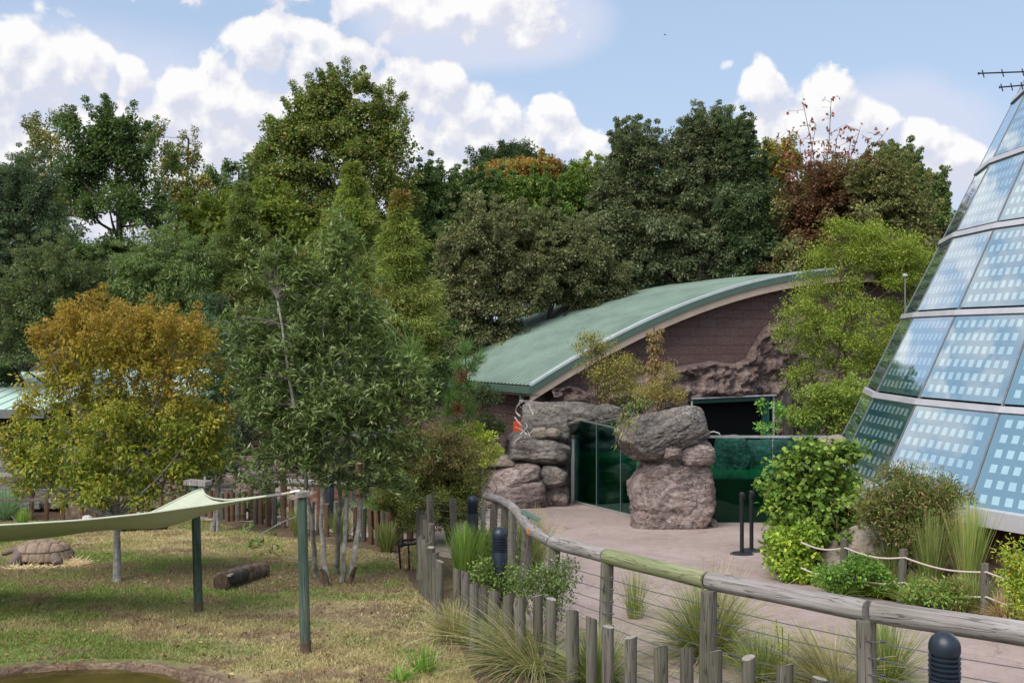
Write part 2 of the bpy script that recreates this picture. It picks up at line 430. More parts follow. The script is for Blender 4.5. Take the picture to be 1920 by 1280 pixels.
M['green_trim'] = mat_plain('green_metal_trim', (.10, .17, .13), .45, .1, .12, 2, .04)
def mat_attr(name, rough):
    m, t, b, _ = new_mat(name); a = t.node('ShaderNodeAttribute', attribute_name='Col').outputs['Color']; v = t.node('ShaderNodeNewGeometry').outputs['Position']
    n = t.ramp(t.noise(v, .9, 6, .65), [(.35, .82), (.65, 1.15)]); t.l.new(t.mix(1, a, n, 'MULTIPLY'), b.inputs['Base Color']); b.inputs['Roughness'].default_value = rough; b.inputs['Metallic'].default_value = .1; return m
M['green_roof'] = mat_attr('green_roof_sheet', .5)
M['mint_roof'] = mat_plain('pale_mint_roof_sheet', (.52, .70, .62), .5, 0, .1, .8, .03)
M['white_metal'] = mat_plain('pale_roof_edge', (.62, .68, .68), .35, .3, .1, 3, .03)
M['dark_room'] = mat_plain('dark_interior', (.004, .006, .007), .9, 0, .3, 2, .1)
M['teal_paint'] = mat_plain('teal_green_paint', (.01, .10, .085), .5, 0, .2, 3, .05)
M['rope'] = mat_plain('pale_rope', (.55, .46, .42), .9, 0, .15, 60, .6)
M['wire'] = mat_plain('steel_cable', (.12, .12, .14), .5, .5, .1, 20, 0)
M['orange_red'] = mat_plain('orange_red_paint', (.62, .07, .02), .6, 0, .12, 5, .05)
M['concrete_base'] = mat_plain('grey_concrete', (.3, .28, .26), .9, 0, .2, 9, .3)
M['hay'] = mat_leaf('hay_straw', .2, .8, .1)
M['bone'] = mat_plain('pale_stone', (.5, .47, .44), .9, 0, .2, 12, .4)
# split-face block
def mat_block():
    m, t, b, _ = new_mat('brown_split_face_block')
    v = t.node('ShaderNodeTexCoord').outputs['Object']; rnd = t.node('ShaderNodeObjectInfo').outputs['Random']
    geo = t.node('ShaderNodeNewGeometry').outputs['Position']
    n = t.noise(geo, 18, 7, .7); n2 = t.noise(geo, 1.1, 4, .6)
    c = t.ramp(n, [(.3, (.11, .068, .06)), (.55, (.185, .12, .108)), (.75, (.27, .19, .17))])
    c = t.mix(t.m('MULTIPLY', rnd, .22), c, (.10, .062, .056))
    c = t.mix(t.ramp(n2, [(.5, 0), (.75, .45)]), c, (.2, .16, .15))
    t.l.new(c, b.inputs['Base Color']); b.inputs['Roughness'].default_value = .95; b.inputs['Specular IOR Level'].default_value = .15
    bump(t, b, n, 1.0, .035)
    return m
M['block'] = mat_block()
def mat_path():
    m, t, b, _ = new_mat('pink_brown_path')
    v = t.node('ShaderNodeNewGeometry').outputs['Position']
    n1 = t.noise(v, .55, 5, .6); n2 = t.noise(v, 60, 5, .7); n3 = t.noise(v, 5, 6, .65)
    f = t.m('ADD', t.m('MULTIPLY', n1, .45), t.m('ADD', t.m('MULTIPLY', n2, .3), t.m('MULTIPLY', n3, .25)))
    c = t.ramp(f, [(.36, (.24, .18, .162)), (.5, (.33, .257, .233)), (.63, (.42, .34, .31))])
    w = t.vm('ADD', v, t.vm('SCALE', t.comb(n3, n1, 0), scale=.5))
    ed = t.ramp(t.vor(t.map(w, (1, .75, 1)), 1.0, 'DISTANCE_TO_EDGE'), [(0, 0), (.012, 1)])
    ed2 = t.ramp(t.vor(t.map(w, (1, 1, 1)), 2.6, 'DISTANCE_TO_EDGE'), [(0, .45), (.02, 1)])
    lines = t.m('MULTIPLY', ed, ed2)
    patch = t.ramp(t.noise(v, .9, 2, .5), [(.42, 1), (.55, 0)])
    lines = t.m('MAXIMUM', lines, t.m('MULTIPLY', patch, .92))
    c = t.mix(t.m('MULTIPLY', t.m('SUBTRACT', 1, lines), .5), c, (.10, .065, .055))
    sp = t.ramp(t.vor(v, 17), [(.03, 1), (.065, 0)])
    sp = t.m('MULTIPLY', sp, t.ramp(t.noise(v, 2.2, 2, .5), [(.5, 0), (.62, 1)]))
    c = t.mix(t.m('MULTIPLY', sp, .8), c, (.5, .44, .35))
    t.l.new(c, b.inputs['Base Color']); b.inputs['Roughness'].default_value = .85; b.inputs['Specular IOR Level'].default_value = .3
    bump(t, b, t.m('ADD', t.m('MULTIPLY', n2, .3), t.m('ADD', n3, t.m('MULTIPLY', lines, .8))), .35, .012)
    return m
M['path'] = mat_path()
def mat_ground():
    m, t, b, _ = new_mat('ground_turf_and_soil')
    v = t.node('ShaderNodeNewGeometry').outputs['Position']
    a = t.node('ShaderNodeAttribute', attribute_name='Col').outputs['Color']
    n = t.noise(v, 45, 5, .7); n2 = t.noise(v, 7, 5, .65)
    f = t.m('ADD', t.m('MULTIPLY', n, .6), t.m('MULTIPLY', n2, .4))
    k = t.ramp(f, [(.3, .35), (.5, .85), (.7, 1.45)])
    t.l.new(t.mix(1, a, k, 'MULTIPLY'), b.inputs['Base Color'])
    b.inputs['Roughness'].default_value = .95; b.inputs['Specular IOR Level'].default_value = .1
    bump(t, b, f, .8, .04)
    return m
M['ground'] = mat_ground()
# ------------------------------------------------------------------ ground, path, pond
def lawn_col(x, y):
    x = np.asarray(x, float); y = np.asarray(y, float)
    q = np.stack([x, y*1.0, x*0], -1)
    n = fbm(q*.45+3, 4); n2 = fbm(q*1.9+9, 4); n3 = fbm(q*5+40, 3)
    green = np.array([.185, .23, .07]); dry = np.array([.42, .35, .20]); soil = np.array([.25, .175, .125])
    d = smooth(.40, .66, n*.6+n2*.45+.10*smooth(-3.5, 0, x)+.16*smooth(14.5, 17, y)-.10*smooth(-4, -8, x)-.02)
    c = green*(1-d[..., None])+dry*d[..., None]
    band = np.exp(-((y-13.1+.12*x)/1.0)**2)*.9
    s = smooth(.50, .64, n2*.5+n3*.35+.22*band*smooth(0, -3, x)+.07)
    c = c*(1-s[..., None]*.75)+soil*s[..., None]*.75
    far = smooth(20.5, 21.5, y)
    c = c*(1-far[..., None])+np.array([.10, .052, .036])*far[..., None]
    return c
def ground_col(x, y):
    c = lawn_col(x, y)
    inl = smooth(-.1, .5, xL(y)-x)
    strip = smooth(2.2, 1.2, xL(y)-x)*inl
    soil = np.array([.10, .065, .045])
    c = c*(1-.8*strip[..., None])+soil*.8*strip[..., None]
    c = c*inl[..., None]+soil*(1-inl[..., None])
    r = pond_r(x, y); k = smooth(1.22, 1.08, r)
    c = c*(1-k[..., None])+np.array([.20, .135, .105])*k[..., None]
    fr = smooth(32, 45, y)[..., None]
    return c*(1-fr)+np.array([.045, .05, .02])*fr
xs = np.concatenate([-np.geomspace(900, 16, 16), np.arange(-15, 12, .16), np.geomspace(12, 900, 18)])
ys = np.concatenate([-np.geomspace(300, 2, 8), np.arange(0, 30, .16), np.geomspace(30, 1500, 22)])
X, Y = np.meshgrid(xs, ys); Z = H(X, Y)
nx, ny = len(xs), len(ys)
ii = (np.arange(ny-1)[:, None]*nx+np.arange(nx-1)[None]).ravel()
o = mesh_np('ground', np.stack([X, Y, Z], -1).reshape(-1, 3), np.stack([ii, ii+1, ii+nx+1, ii+nx], 1), M['ground'], None, True,
            ground_col(X.ravel(), Y.ravel()))
tag(o, kind='structure')
# path sheet between the rail and the planted bed
ys = np.arange(3.0, 26.2, .15); U = np.linspace(0, 1, 60)
V = []
for y in ys:
    a = float(xL(y))-.12; b = float(xR(y))
    if y > 20.9: a = max(-12., -8.5+0*y)
    b += .07*math.sin(y*5)+.05*math.sin(y*13+1)
    x = a+(b-a)*U
    V.append(np.stack([x, np.full_like(x, y), H(x, y)+.012], -1))
V = np.array(V); ny, nx = V.shape[:2]; ii = (np.arange(ny-1)[:, None]*nx+np.arange(nx-1)[None]).ravel()
# left of x=-4.5 the bank rises: keep the sheet on the ground
tag(mesh_np('path', V.reshape(-1, 3), np.stack([ii, ii+1, ii+nx+1, ii+nx], 1), M['path'], None, True), kind='structure')

# pond water
m, t, b, _ = new_mat('pond_water')
v = t.node('ShaderNodeNewGeometry').outputs['Position']
t.l.new(t.ramp(t.noise(v, 1.6, 4, .6), [(.35, (.035, .028, .008)), (.65, (.085, .068, .018))]), b.inputs['Base Color'])
b.inputs['Roughness'].default_value = .04; b.inputs['IOR'].default_value = 1.33; bump(t, b, t.noise(v, 5, 3, .5), .05, .02)
M['pond'] = m
n = 64; zc = gz(POND[0], POND[1]-0)  # depressed centre
zw = -0.0755*POND[1]-.13
V = [(POND[0], POND[1], zw)]+[(POND[0]+POND[2]*1.02*math.cos(k*2*math.pi/n), POND[1]+POND[3]*1.02*math.sin(k*2*math.pi/n), zw) for k in range(n)]
mb = MB(); mb.add(V, [(0, 1+k, 1+(k+1) % n) for k in range(n)]); tag(mb.build('pond_water', M['pond']), kind='structure')

# rough rim of the pond
na, nb = 160, 14; A_, B_ = np.meshgrid(np.linspace(0, 2*math.pi, na, endpoint=False), np.linspace(0, 1, nb), indexing='ij')
rr_ = .99+.09*B_+.025*np.sin(A_*5+1)+.02*np.sin(A_*11)+.03*(fbm(np.stack([np.cos(A_)*4, np.sin(A_)*4, A_*0], -1), 3)-.5); X_ = POND[0]+POND[2]*rr_*np.cos(A_); Y_ = POND[1]+POND[3]*rr_*np.sin(A_)
qq = np.stack([X_*3, Y_*3, X_*0], -1); Z_ = H(X_, Y_)*0-.0755*Y_-.14*(1-np.minimum(1, B_*3))+.01+.025*np.sin(math.pi*np.clip(B_, 0, 1))*(.4+1.2*fbm(qq, 3))+.05*(fbm(qq*4, 3)-.5)*(B_ < .98); Z_[:, -1] -= .05
ii = (np.arange(na)[:, None]*nb+np.arange(nb-1)[None]).ravel(); jj = (ii+nb) % (na*nb)
tag(mesh_np('pond_rim', np.stack([X_, Y_, Z_], -1).reshape(-1, 3), np.stack([ii, ii+1, jj+1, jj], 1), M['rock_rim'], None, True), 'rough brown rock rim around the small pond at the bottom left', 'pond rim')

# ------------------------------------------------------------------ rocks
def ico(sub):
    bm = bmesh.new(); bmesh.ops.create_icosphere(bm, subdivisions=sub, radius=1)
    V = np.array([v.co[:] for v in bm.verts]); Fs = np.array([[v.index for v in f.verts] for f in bm.faces]); bm.free(); return V, Fs
ICO = {k: ico(k) for k in (3, 4, 5, 6)}
def rock_mesh(name, c, r, mat, parent, tilt=0, box=.5, rough=.16, seed=0, sub=5, yaw=0, strata=2.2, fine=1.0):
    V, Fs = ICO[sub]; V = V.copy()
    pn = 2+box*5
    V /= (np.abs(V)**pn).sum(1)[:, None]**(1/pn)
    N = V/np.linalg.norm(V, axis=1)[:, None]
    r = np.array(r, float)*1.07; rm = r.mean()
    pr_n = np.random.default_rng(seed+500)
    for _ in range(16):                       # broken flat faces
        nn = pr_n.normal(size=3); nn /= np.linalg.norm(nn); lim = (V@nn).max()*pr_n.uniform(.72, .96); ex = np.maximum(V@nn-lim, 0); V = V-nn*(ex*.85)[:, None]
    W_ = V*r
    q = W_/rm
    s0 = seed*7.7
    d = (fbm(q*1.1+s0, 3)-.5)*1.3
    q2 = q*np.array([1.6, 1.6, 1.6*strata])+s0+.6*fbm(q*2+s0, 2)[:, None]
    ridge = 1-np.abs(fbm(q2, 4)-.5)*2*3.0
    d2 = -np.clip(ridge, 0, 1)**3*.22
    q3 = q*np.array([5, 5, 8])+s0
    ridge3 = np.clip(1-np.abs(fbm(q3, 3)-.5)*8, 0, 1)
    d3 = (fbm(q*8+s0, 3)-.5)*.12-np.clip(1-np.abs(fbm(q2*1.6+3, 3)-.5)*26, 0, 1)*.34-ridge3**3*.08
    W_ = W_+N*(rough*rm*(d+d2*1.2+d3*fine))[:, None]
    ca, sa = math.cos(tilt), math.sin(tilt); x, z = W_[:, 0]*ca-W_[:, 2]*sa, W_[:, 0]*sa+W_[:, 2]*ca
    cy, sy = math.cos(yaw), math.sin(yaw); y = W_[:, 1]
    W_ = np.stack([x*cy-y*sy, x*sy+y*cy, z], -1)+np.array(c, float)
    return mesh_np(name, W_, Fs, mat, parent, True)
def rpx(name, x0, x1, y0, y1, Y, dep, mat, parent, **kw):
    """boulder from its photo box at distance Y"""
    c = P((x0+x1)/2, (y0+y1)/2, Y); rx = (x1-x0)/2/F*Y; rz = (y1-y0)/2/F*Y
    return rock_mesh(name, c, (rx, dep, rz), mat, parent, **kw)
rk = thing('rock_outcrop', 'stacked grey artificial boulders left of the green glass tank wall', 'rock formation', (1.0, 24.6, gz(1, 24.6)))
for i, (x0, x1, y0, y1, Y, dep, mt, kw) in enumerate([
    (984, 1150, 756, 812, 25.3, .75, 'rock_dark', dict(box=.9, rough=.2, tilt=-.03)),
    (1090, 1166, 758, 800, 25.2, .6, 'rock_dark', dict(box=.4, rough=.2, tilt=.1)),
    (1000, 1068, 780, 835, 25.2, .7, 'rock_dark', dict(box=.9)),
    (947, 1064, 817, 872, 24.6, .8, 'rock_dark', dict(box=.7, tilt=-.12, rough=.2)),
    (996, 1026, 800, 822, 24.3, .3, 'rock_tan', dict(box=.4, sub=4)),
    (1022, 1050, 802, 822, 24.3, .3, 'rock_tan', dict(box=.4, sub=4)),
    (912, 1012, 869, 918, 24.0, .6, 'rock', dict(box=.15, tilt=.18)),
    (908, 972, 852, 874, 24.1, .45, 'rock_tan', dict(box=.5, sub=4)),
    (1006, 1062, 869, 914, 24.3, .6, 'rock_dark', dict(box=.5)),
    (908, 1020, 898, 960, 24.0, .6, 'rock', dict(box=.6, tilt=.08)),
    (1004, 1064, 908, 950, 24.4, .5, 'rock', dict(box=.6)),
    (1032, 1063, 922, 950, 24.1, .3, 'rock', dict(box=.2, sub=4)),
    (1050, 1071, 800, 950, 25.1, .3, 'rock_dark', dict(box=.8, rough=.12)),
    (930, 1050, 840, 948, 25.4, .6, 'rock_dark', dict(box=.8)),
]):
    rpx('boulder', x0, x1, y0, y1, Y, dep, M[mt], rk, seed=i+1, **kw)
rp = thing('rock_pillar', 'tall pinkish boulder pillar between the two green glass panels', 'rock pillar', (3.0, 19.9, gz(3, 19.9)))
for i, (x0, x1, y0, y1, Y, dep, mt, kw) in enumerate([
    (1184, 1326, 862, 1005, 20.0, .74, 'rock', dict(box=.5, rough=.22, sub=6, yaw=.15, fine=.6, strata=1.5)),
    (1184, 1240, 935, 1000, 19.8, .5, 'rock', dict(box=.5, rough=.15)),
    (1160, 1318, 772, 850, 20.1, .82, 'rock_dark', dict(box=.35, rough=.18, tilt=.30, sub=6, fine=.8)),
    (1196, 1290, 800, 874, 20.15, .7, 'rock_dark', dict(box=.3, rough=.18, tilt=-.3)),
    (1263, 1332, 824, 868, 19.9, .6, 'rock', dict(box=.5)),
    (1242, 1278, 834, 860, 19.5, .3, 'rock', dict(box=.4, sub=4)),
    (1322, 1346, 972, 992, 19.9, .25, 'rock_tan', dict(box=.3, sub=4)),
    (1205, 1275, 850, 905, 20.1, .65, 'rock', dict(box=.6)),
]):
    rpx('boulder', x0, x1, y0, y1, Y, dep, M[mt], rp, seed=i+31, **kw)
for i, (x0, x1, y0, y1, Y, dep, lab) in enumerate([
    (1085, 1180, 800, 880, 26.3, .9, 'dark ledge of rock seen through the left tank glass'),
    (1350, 1620, 828, 905, 23.3, .9, 'long rounded rock seen through the right tank glass'),
    (1340, 1400, 820, 900, 22.2, .5, 'knobbly rock right behind the pillar inside the tank')]):
    tag(rpx('pool_boulder', x0, x1, y0, y1, Y, dep, M['rock_dark'], None, seed=60+i, box=.5, rough=.2), lab, 'rock')
br = rpx('bed_boulder', 1530, 1690, 992, 1112, 13.5, .7, M['rock_tan'], None, seed=74, box=.1, tilt=.62, rough=.16, sub=6, strata=1.2)
tag(br, 'large tan boulder behind the rope fence under the glass dome', 'rock')
tag(rpx('pool_edge_boulder', 1540, 1585, 815, 850, 19.3, .4, M['rock_tan'], None, seed=75, box=.3, rough=.2), 'small pale rock on the right end of the tank glass', 'rock')

# ------------------------------------------------------------------ tank: glass, water
def mat_glass_tint():
    m, t, b, out = new_mat('teal_tinted_glass'); t.n.remove(b)
    tr = t.node('ShaderNodeBsdfTransparent'); tr.inputs[0].default_value = (.30, .62, .58, 1)
    gl = t.node('ShaderNodeBsdfGlossy'); gl.inputs['Roughness'].default_value = .02; gl.inputs[0].default_value = (.8, .9, .9, 1)
    fr = t.node('ShaderNodeFresnel'); fr.inputs[0].default_value = 1.5
    mx = t.node('ShaderNodeMixShader'); t.l.new(t.m('MULTIPLY', fr.outputs[0], .55), mx.inputs[0]); t.l.new(tr.outputs[0], mx.inputs[1]); t.l.new(gl.outputs[0], mx.inputs[2])
    t.l.new(mx.outputs[0], out.inputs[0]); return m
M['glass_tint'] = mat_glass_tint()
ZT = CZ-2.04
GA, GB = np.array([1.56, 24.95]), np.array([2.66, 21.3])
gl = thing('tank_glass_wall', 'green tinted glass tank wall with slanting base left of the boulder pillar', 'glass barrier', (GA[0], GA[1], gz(*GA)))
def gpt(f): return GA+(GB-GA)*f
cuts = [0, .40, .78, 1.0]
for a, b_ in zip(cuts[:-1], cuts[1:]):
    p, q = gpt(a+.005), gpt(b_-.005); nrm = np.array([-(GB-GA)[1], (GB-GA)[0]]); nrm /= np.linalg.norm(nrm)
    V = []
    for z0 in (0, 1):
        for (pt, s) in ((p, -1), (q, -1), (q, 1), (p, 1)):
            xx = pt+nrm*s*.012; V.append((xx[0], xx[1], ZT if z0 else gz(*pt)+.05))
    MB().hexa(V).build('glass_pane', M['glass_tint'], gl)
for a in cuts[1:-1]:
    p = gpt(a); MB().box((p[0], p[1], (ZT+gz(*p))/2), (.03, .03, ZT-gz(*p))).build('joint', M['steel_dull'], gl)
p = gpt(-.01); MB().box((p[0]-.02, p[1]-.02, gz(*p)+.8), (.1, .1, 1.6)).build('end_post', M['alu'], gl)
MB().beam((*GA, gz(*GA)+.03), (*GB, gz(*GB)+.03), .09, .07).build('base_channel', M['concrete_base'], gl)
MB().beam((*GA, ZT), (*GB, ZT), .04, .025).build('top_edge', M['steel_dull'], gl)
g2 = thing('tank_glass_panel', 'wide dark green glass tank panel with steel top rail right of the pillar', 'glass barrier', (5.2, 20.25, gz(5.2, 20.25)))
xs_ = [3.3, 5.3, 7.1]
for a, b_ in zip(xs_[:-1], xs_[1:]):
    MB().box(((a+b_)/2, 20.25, (ZT-1.50)/2), (b_-a-.02, .024, ZT+1.50)).build('glass_pane', M['glass_tint'], g2)
MB().box((5.2, 20.25, ZT+.02), (3.9, .07, .045)).build('top_rail', M['steel'], g2)
MB().box((5.2, 20.25, -1.52), (3.9, .14, .05)).build('base_channel', M['concrete_base'], g2)
m, t, b, _ = new_mat('tank_green_water')
v = t.node('ShaderNodeNewGeometry').outputs['Position']
t.l.new(t.ramp(t.noise(v, .8, 4, .6), [(.3, (.006, .11, .06)), (.55, (.012, .19, .06)), (.75, (.03, .30, .06))]), b.inputs['Base Color'])
b.inputs['Roughness'].default_value = .12; bump(t, b, t.noise(v, 7, 3, .5), .2, .02); M['tank_water'] = m
ws = thing('tank_water', 'green murky water standing behind the tank glass', 'water', (4.2, 23, -1.6)); ws['kind'] = 'structure'; del ws['category']; del ws['label']
poly = [(1.66, 24.9), (2.76, 21.35), (3.4, 20.33), (7.3, 20.33), (7.3, 26.2), (1.7, 26.2)]
mb = MB(); n = len(poly); zt, zb = -.62, -2.0
mb.add([(x, y, zb) for x, y in poly]+[(x, y, zt) for x, y in poly], [tuple(range(n, 2*n))]+[(k, (k+1) % n, (k+1) % n+n, k+n) for k in range(n)])
bpy.data.objects.remove(ws, do_unlink=True)
tag(mb.build('tank_water', M['tank_water']), kind='structure')

# ------------------------------------------------------------------ aquarium building with barrel roof
UX, UY = .857, .515; WX, WY = -.515, .857
C0 = np.array([(996-960)/F*29, 29.])
def wt(px):      # along-wall coordinate seen at photo column px
    k = (px-960)/F; return (k*C0[1]-C0[0])/(UX-k*UY)
def wz(px, py): return CZ-(py-HZ)/F*(C0[1]+UY*wt(px))
def Pw(t_, z, s): return (C0[0]+UX*t_+WX*s, C0[1]+UY*t_+WY*s, z)
rim = [(996,720),(1040,697),(1079,675),(1157,628),(1240,590.6),(1322,557),(1405,530.6),(1495,514)]
tt = np.array([wt(a) for a, _ in rim]); zz = np.array([wz(a, b_) for a, b_ in rim])
co = np.polyfit(tt, zz, 2); TC = -co[1]/2/co[0]
print('roof rim', np.round(tt, 2), np.round(zz, 2), 'crest', TC, np.polyval(co, TC))
TC = min(TC, 17)
def arch(t_):
    t_ = np.asarray(t_, float); t2 = np.where(t_ > TC, 2*TC-t_, t_); return np.polyval(co, t2)
SD = 10.0; TB = 2*TC
bld = thing('aquarium_building', 'brown block building with curved green ribbed metal roof', 'building', (*C0, -2.04))
# roof sheet: ribs run up the arch
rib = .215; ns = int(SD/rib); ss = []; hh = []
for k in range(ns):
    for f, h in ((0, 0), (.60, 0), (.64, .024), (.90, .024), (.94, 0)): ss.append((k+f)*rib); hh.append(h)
ss = np.array(ss); hh = np.array(hh); ts = np.linspace(0, TB, 70)
Tm, Sm = np.meshgrid(ts, ss); Zm = arch(Tm)+hh[:, None]
V = np.stack([C0[0]+UX*Tm+WX*Sm, C0[1]+UY*Tm+WY*Sm, Zm], -1).reshape(-1, 3)
ny, nx = Tm.shape; ii = (np.arange(ny-1)[:, None]*nx+np.arange(nx-1)[None]).ravel()
roof = mesh_np('roof', V, np.stack([ii, ii+1, ii+nx+1, ii+nx], 1), M['green_roof'], bld, False, np.repeat(np.where(hh[:, None] > .01, np.array([[.255, .345, .285]]), np.array([[.105, .165, .13]])), nx, 0))  # rib highlight and shade put into the colour, with dirt in the pans
def strip(name, mat, top, bot, s0, s1, parent=bld, t0=0, t1=None):
    t1 = TB if t1 is None else t1; n = 64; ts = np.linspace(t0, t1, n); V = []
    for t_ in ts:
        a = float(arch(t_)); V += [Pw(t_, a+bot, s0), Pw(t_, a+bot, s1), Pw(t_, a+top, s1), Pw(t_, a+top, s0)]
    Fs = [(i*4+j, i*4+(j+1) % 4, (i+1)*4+(j+1) % 4, (i+1)*4+j) for i in range(n-1) for j in range(4)]+[(3, 2, 1, 0), ((n-1)*4, (n-1)*4+1, (n-1)*4+2, (n-1)*4+3)]
    return MB().add(V, Fs).build(name, mat, parent)
strip('ridge_flashing', M['white_metal'], .075, .0, -.06, .10, roof)
strip('fascia', M['green_trim'], -.003, -.20, -.05, .03, roof)
strip('tan_fascia', M['tan_fascia'], -.19, -.46, .0, .08, roof)
strip('back_flashing', M['white_metal'], .06, -.05, SD-.08, SD+.02, roof)
# eave gutter
z0 = float(arch(0))
mb = MB(); mb.beam(Pw(-.06, z0-.13, -.05), Pw(-.06, z0-.13, SD), .14, .20); mb.build('gutter', M['green_trim'], bld)
MB().beam(Pw(.12, z0-.28, 0), Pw(.12, z0-.28, SD), .3, .06).build('soffit', M['tan_fascia'], bld)
MB().box(Pw(-.02, z0-.36, .5), (.1, .1, .3), .54).build('downpipe', M['green_trim'], bld)
# walls: core, then split face blocks proud of it
s_f = .45
ts = np.linspace(.45, TB-.45, 40)
V = []
for s in (s_f+.12, SD-.3):
    V += [Pw(t_, float(arch(t_))-.12, s) for t_ in ts]+[Pw(t_, -2.4, s) for t_ in ts]
n = len(ts); Fs = []
for base, flip in ((0, 0), (2*n, 1)):
    for i in range(n-1):
        q = (base+i, base+i+1, base+n+i+1, base+n+i); Fs.append(q if flip else q[::-1])
for i in range(n-1): Fs.append((i, i+1, 2*n+i+1, 2*n+i))
Fs.append((0, 2*n, 3*n, n)); Fs.append((n-1, 2*n-1, 4*n-1, 3*n-1))
m_, t_m, b_m, _ = new_mat('mortar'); b_m.inputs['Base Color'].default_value = (.13, .09, .083, 1); b_m.inputs['Roughness'].default_value = .95; M['mortar'] = m_
MB().add(V, Fs).build('wall', M['mortar'], bld)
# sculpted rock skirt outline (photo columns)
SK = [(1036, 720), (1086, 722), (1110, 735), (1150, 712), (1200, 708), (1250, 702), (1290, 688), (1345, 678), (1395, 682), (1412, 672), (1432, 640), (1450, 612), (1480, 600), (1520, 592), (1570, 600), (1640, 640), (1720, 650)]
skt = np.array([wt(a) for a, _ in SK]); skz = np.array([wz(a, b_) for a, b_ in SK])
BL, BH, TH = .8, .30, .14
fullmesh = None
def block_obj(V8or, Fs): pass
nblk = 0
zrow = -1.9; row = 0
while zrow < 6:
    off = (row % 2)*BL/2
    for kx in range(-1, int(TB/BL)+1):
        a = max(kx*BL+off, .47); e = kx*BL+off+BL
        if e-a < .15: continue
        j = .005
        lo, hi = zrow+j, zrow+BH-j
        skirt = min(np.interp(a, skt, skz, left=-9), np.interp(e, skt, skz, left=-9))
        if hi < skirt-.25: continue
        if a < skt[0] and hi < -1.2: continue
        if e > wt(1600): continue
        za, zm, ze = [min(hi, float(arch(q))-.42) for q in (a, (a+e)/2, e)]
        if max(za, zm, ze) < lo+.03: continue
        pts = [(a+j, lo), (e-j, lo)]
        for q, zq in ((e-j, ze), ((a+e)/2, zm), (a+j, za)):
            pts.append((q, max(zq, lo+.002)))
        d = random.uniform(0, .010); s0, s1 = s_f-d, s_f+TH
        n = 5; V = [Pw(q, z, s0) for q, z in pts]+[Pw(q, z, s1) for q, z in pts]
        Fs = [tuple(range(n)), tuple(range(2*n-1, n-1, -1))]+[(k, k+n, (k+1) % n+n, (k+1) % n) for k in range(n)]
        MB().add(V, Fs).build('block', M['block'], bld); nblk += 1
    zrow += BH; row += 1
row = 0; zrow = -1.9
while zrow+BH < z0-.2:
    off = (row % 2)*.5
    for k in range(0, 8):
        a = s_f+k*1.0-off; e = a+1.0; a = max(a, s_f)
        if e-a < .2: continue
        j = .008; d = random.uniform(0, .012); t0_, t1_ = .45-.10-d, .46
        V = [Pw(t, z, s) for z in (zrow+j, zrow+BH-j) for t, s in ((t0_, a+j), (t1_, a+j), (t1_, e-j), (t0_, e-j))]
        MB().hexa(V).build('block', M['block'], bld); nblk += 1
    zrow += BH; row += 1
print('blocks', nblk)
# sculpted rock skirt round the door
DX0, DX1, DY0 = wt(1302), wt(1458), CZ-(742-HZ)/F*(C0[1]+UY*wt(1380))
WX0, WX1, WZ0 = wt(1160), wt(1212), wz(1190, 748)
tg = np.arange(skt[0], skt[-1], .055); ng = 90
Tg = np.repeat(tg[:, None], ng, 1); top = np.interp(tg, skt, skz)+.10*(fbm(np.stack([tg*2, tg*0, tg*0], -1), 3)-.5)
vv_ = np.linspace(0, 1, ng)[None]; zb = -2.1; Zg = zb+(top[:, None]-zb)*vv_
q = np.stack([Tg*1.4, Zg*2.6, Tg*0], -1); n1_ = fbm(q, 4); wob = fbm(q*1.3+5, 2)[..., None]
rid = np.clip(1-np.abs(fbm(q*1.7+wob*2+9, 4)-.5)*7, 0, 1); n3_ = fbm(q*5+3, 3)
blob = fbm(np.stack([Tg*2.2, Zg*3.2, Tg*0+4], -1), 2)
D = .10+.26*n1_+.18*smooth(.42, .6, blob)-.11*rid**2+.07*(n3_-.5)+.12*smooth(.25, 0, top[:, None]-Zg)
D = D*smooth(0, .16, top[:, None]-Zg+.02)+.02
D = D+.10*np.exp(-((Zg-DY0-.16)/.14)**2)
V = np.stack([C0[0]+UX*Tg+WX*(s_f-D), C0[1]+UY*Tg+WY*(s_f-D), Zg], -1)
nx_ = ng; ii = []
for i in range(len(tg)-1):
    for k in range(ng-1):
        tm, zm = tg[i]+.03, (Zg[i, k]+Zg[i, k+1])/2
        if DX0 < tm < DX1 and zm < DY0: continue
        if WX0 < tm < WX1 and WZ0-.55 < zm < WZ0: continue
        ii.append(i*nx_+k)
ii = np.array(ii)
mesh_np('sculpted_rock_face', V.reshape(-1, 3), np.stack([ii, ii+nx_, ii+nx_+1, ii+1], 1), M['rock_wall'], bld, True)
# door opening: closed by a near-black slab, the unlit inside put into its colour
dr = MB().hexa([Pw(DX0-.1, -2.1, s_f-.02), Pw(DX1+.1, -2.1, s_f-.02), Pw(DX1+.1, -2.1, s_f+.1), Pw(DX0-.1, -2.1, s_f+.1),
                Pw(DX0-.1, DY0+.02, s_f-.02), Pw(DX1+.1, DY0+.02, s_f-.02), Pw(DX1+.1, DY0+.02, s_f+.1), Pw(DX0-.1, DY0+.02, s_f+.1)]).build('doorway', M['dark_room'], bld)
MB().beam(Pw(DX0-.05, DY0-.03, s_f-.32), Pw(DX1+.05, DY0-.03, s_f-.32), .16, .05).build('lintel', M['alu'], dr)
MB().beam(Pw(DX0, DY0-.13, s_f-.2), Pw(DX1, DY0-.13, s_f-.2), .1, .16).build('roller_box', M['teal_paint'], dr)
for tj in (DX0+.03, DX1-.03): MB().beam(Pw(tj, -2, s_f-.28), Pw(tj, DY0-.05, s_f-.28), .06, .1, (0, 1, 0)).build('jamb', M['alu'], dr)
MB().beam(Pw(DX1-.3, -2, s_f-.1), Pw(DX1-.3, DY0-.2, s_f-.1), .06, .45, (WX, WY, 0)).build('teal_reveal', M['teal_paint'], dr)
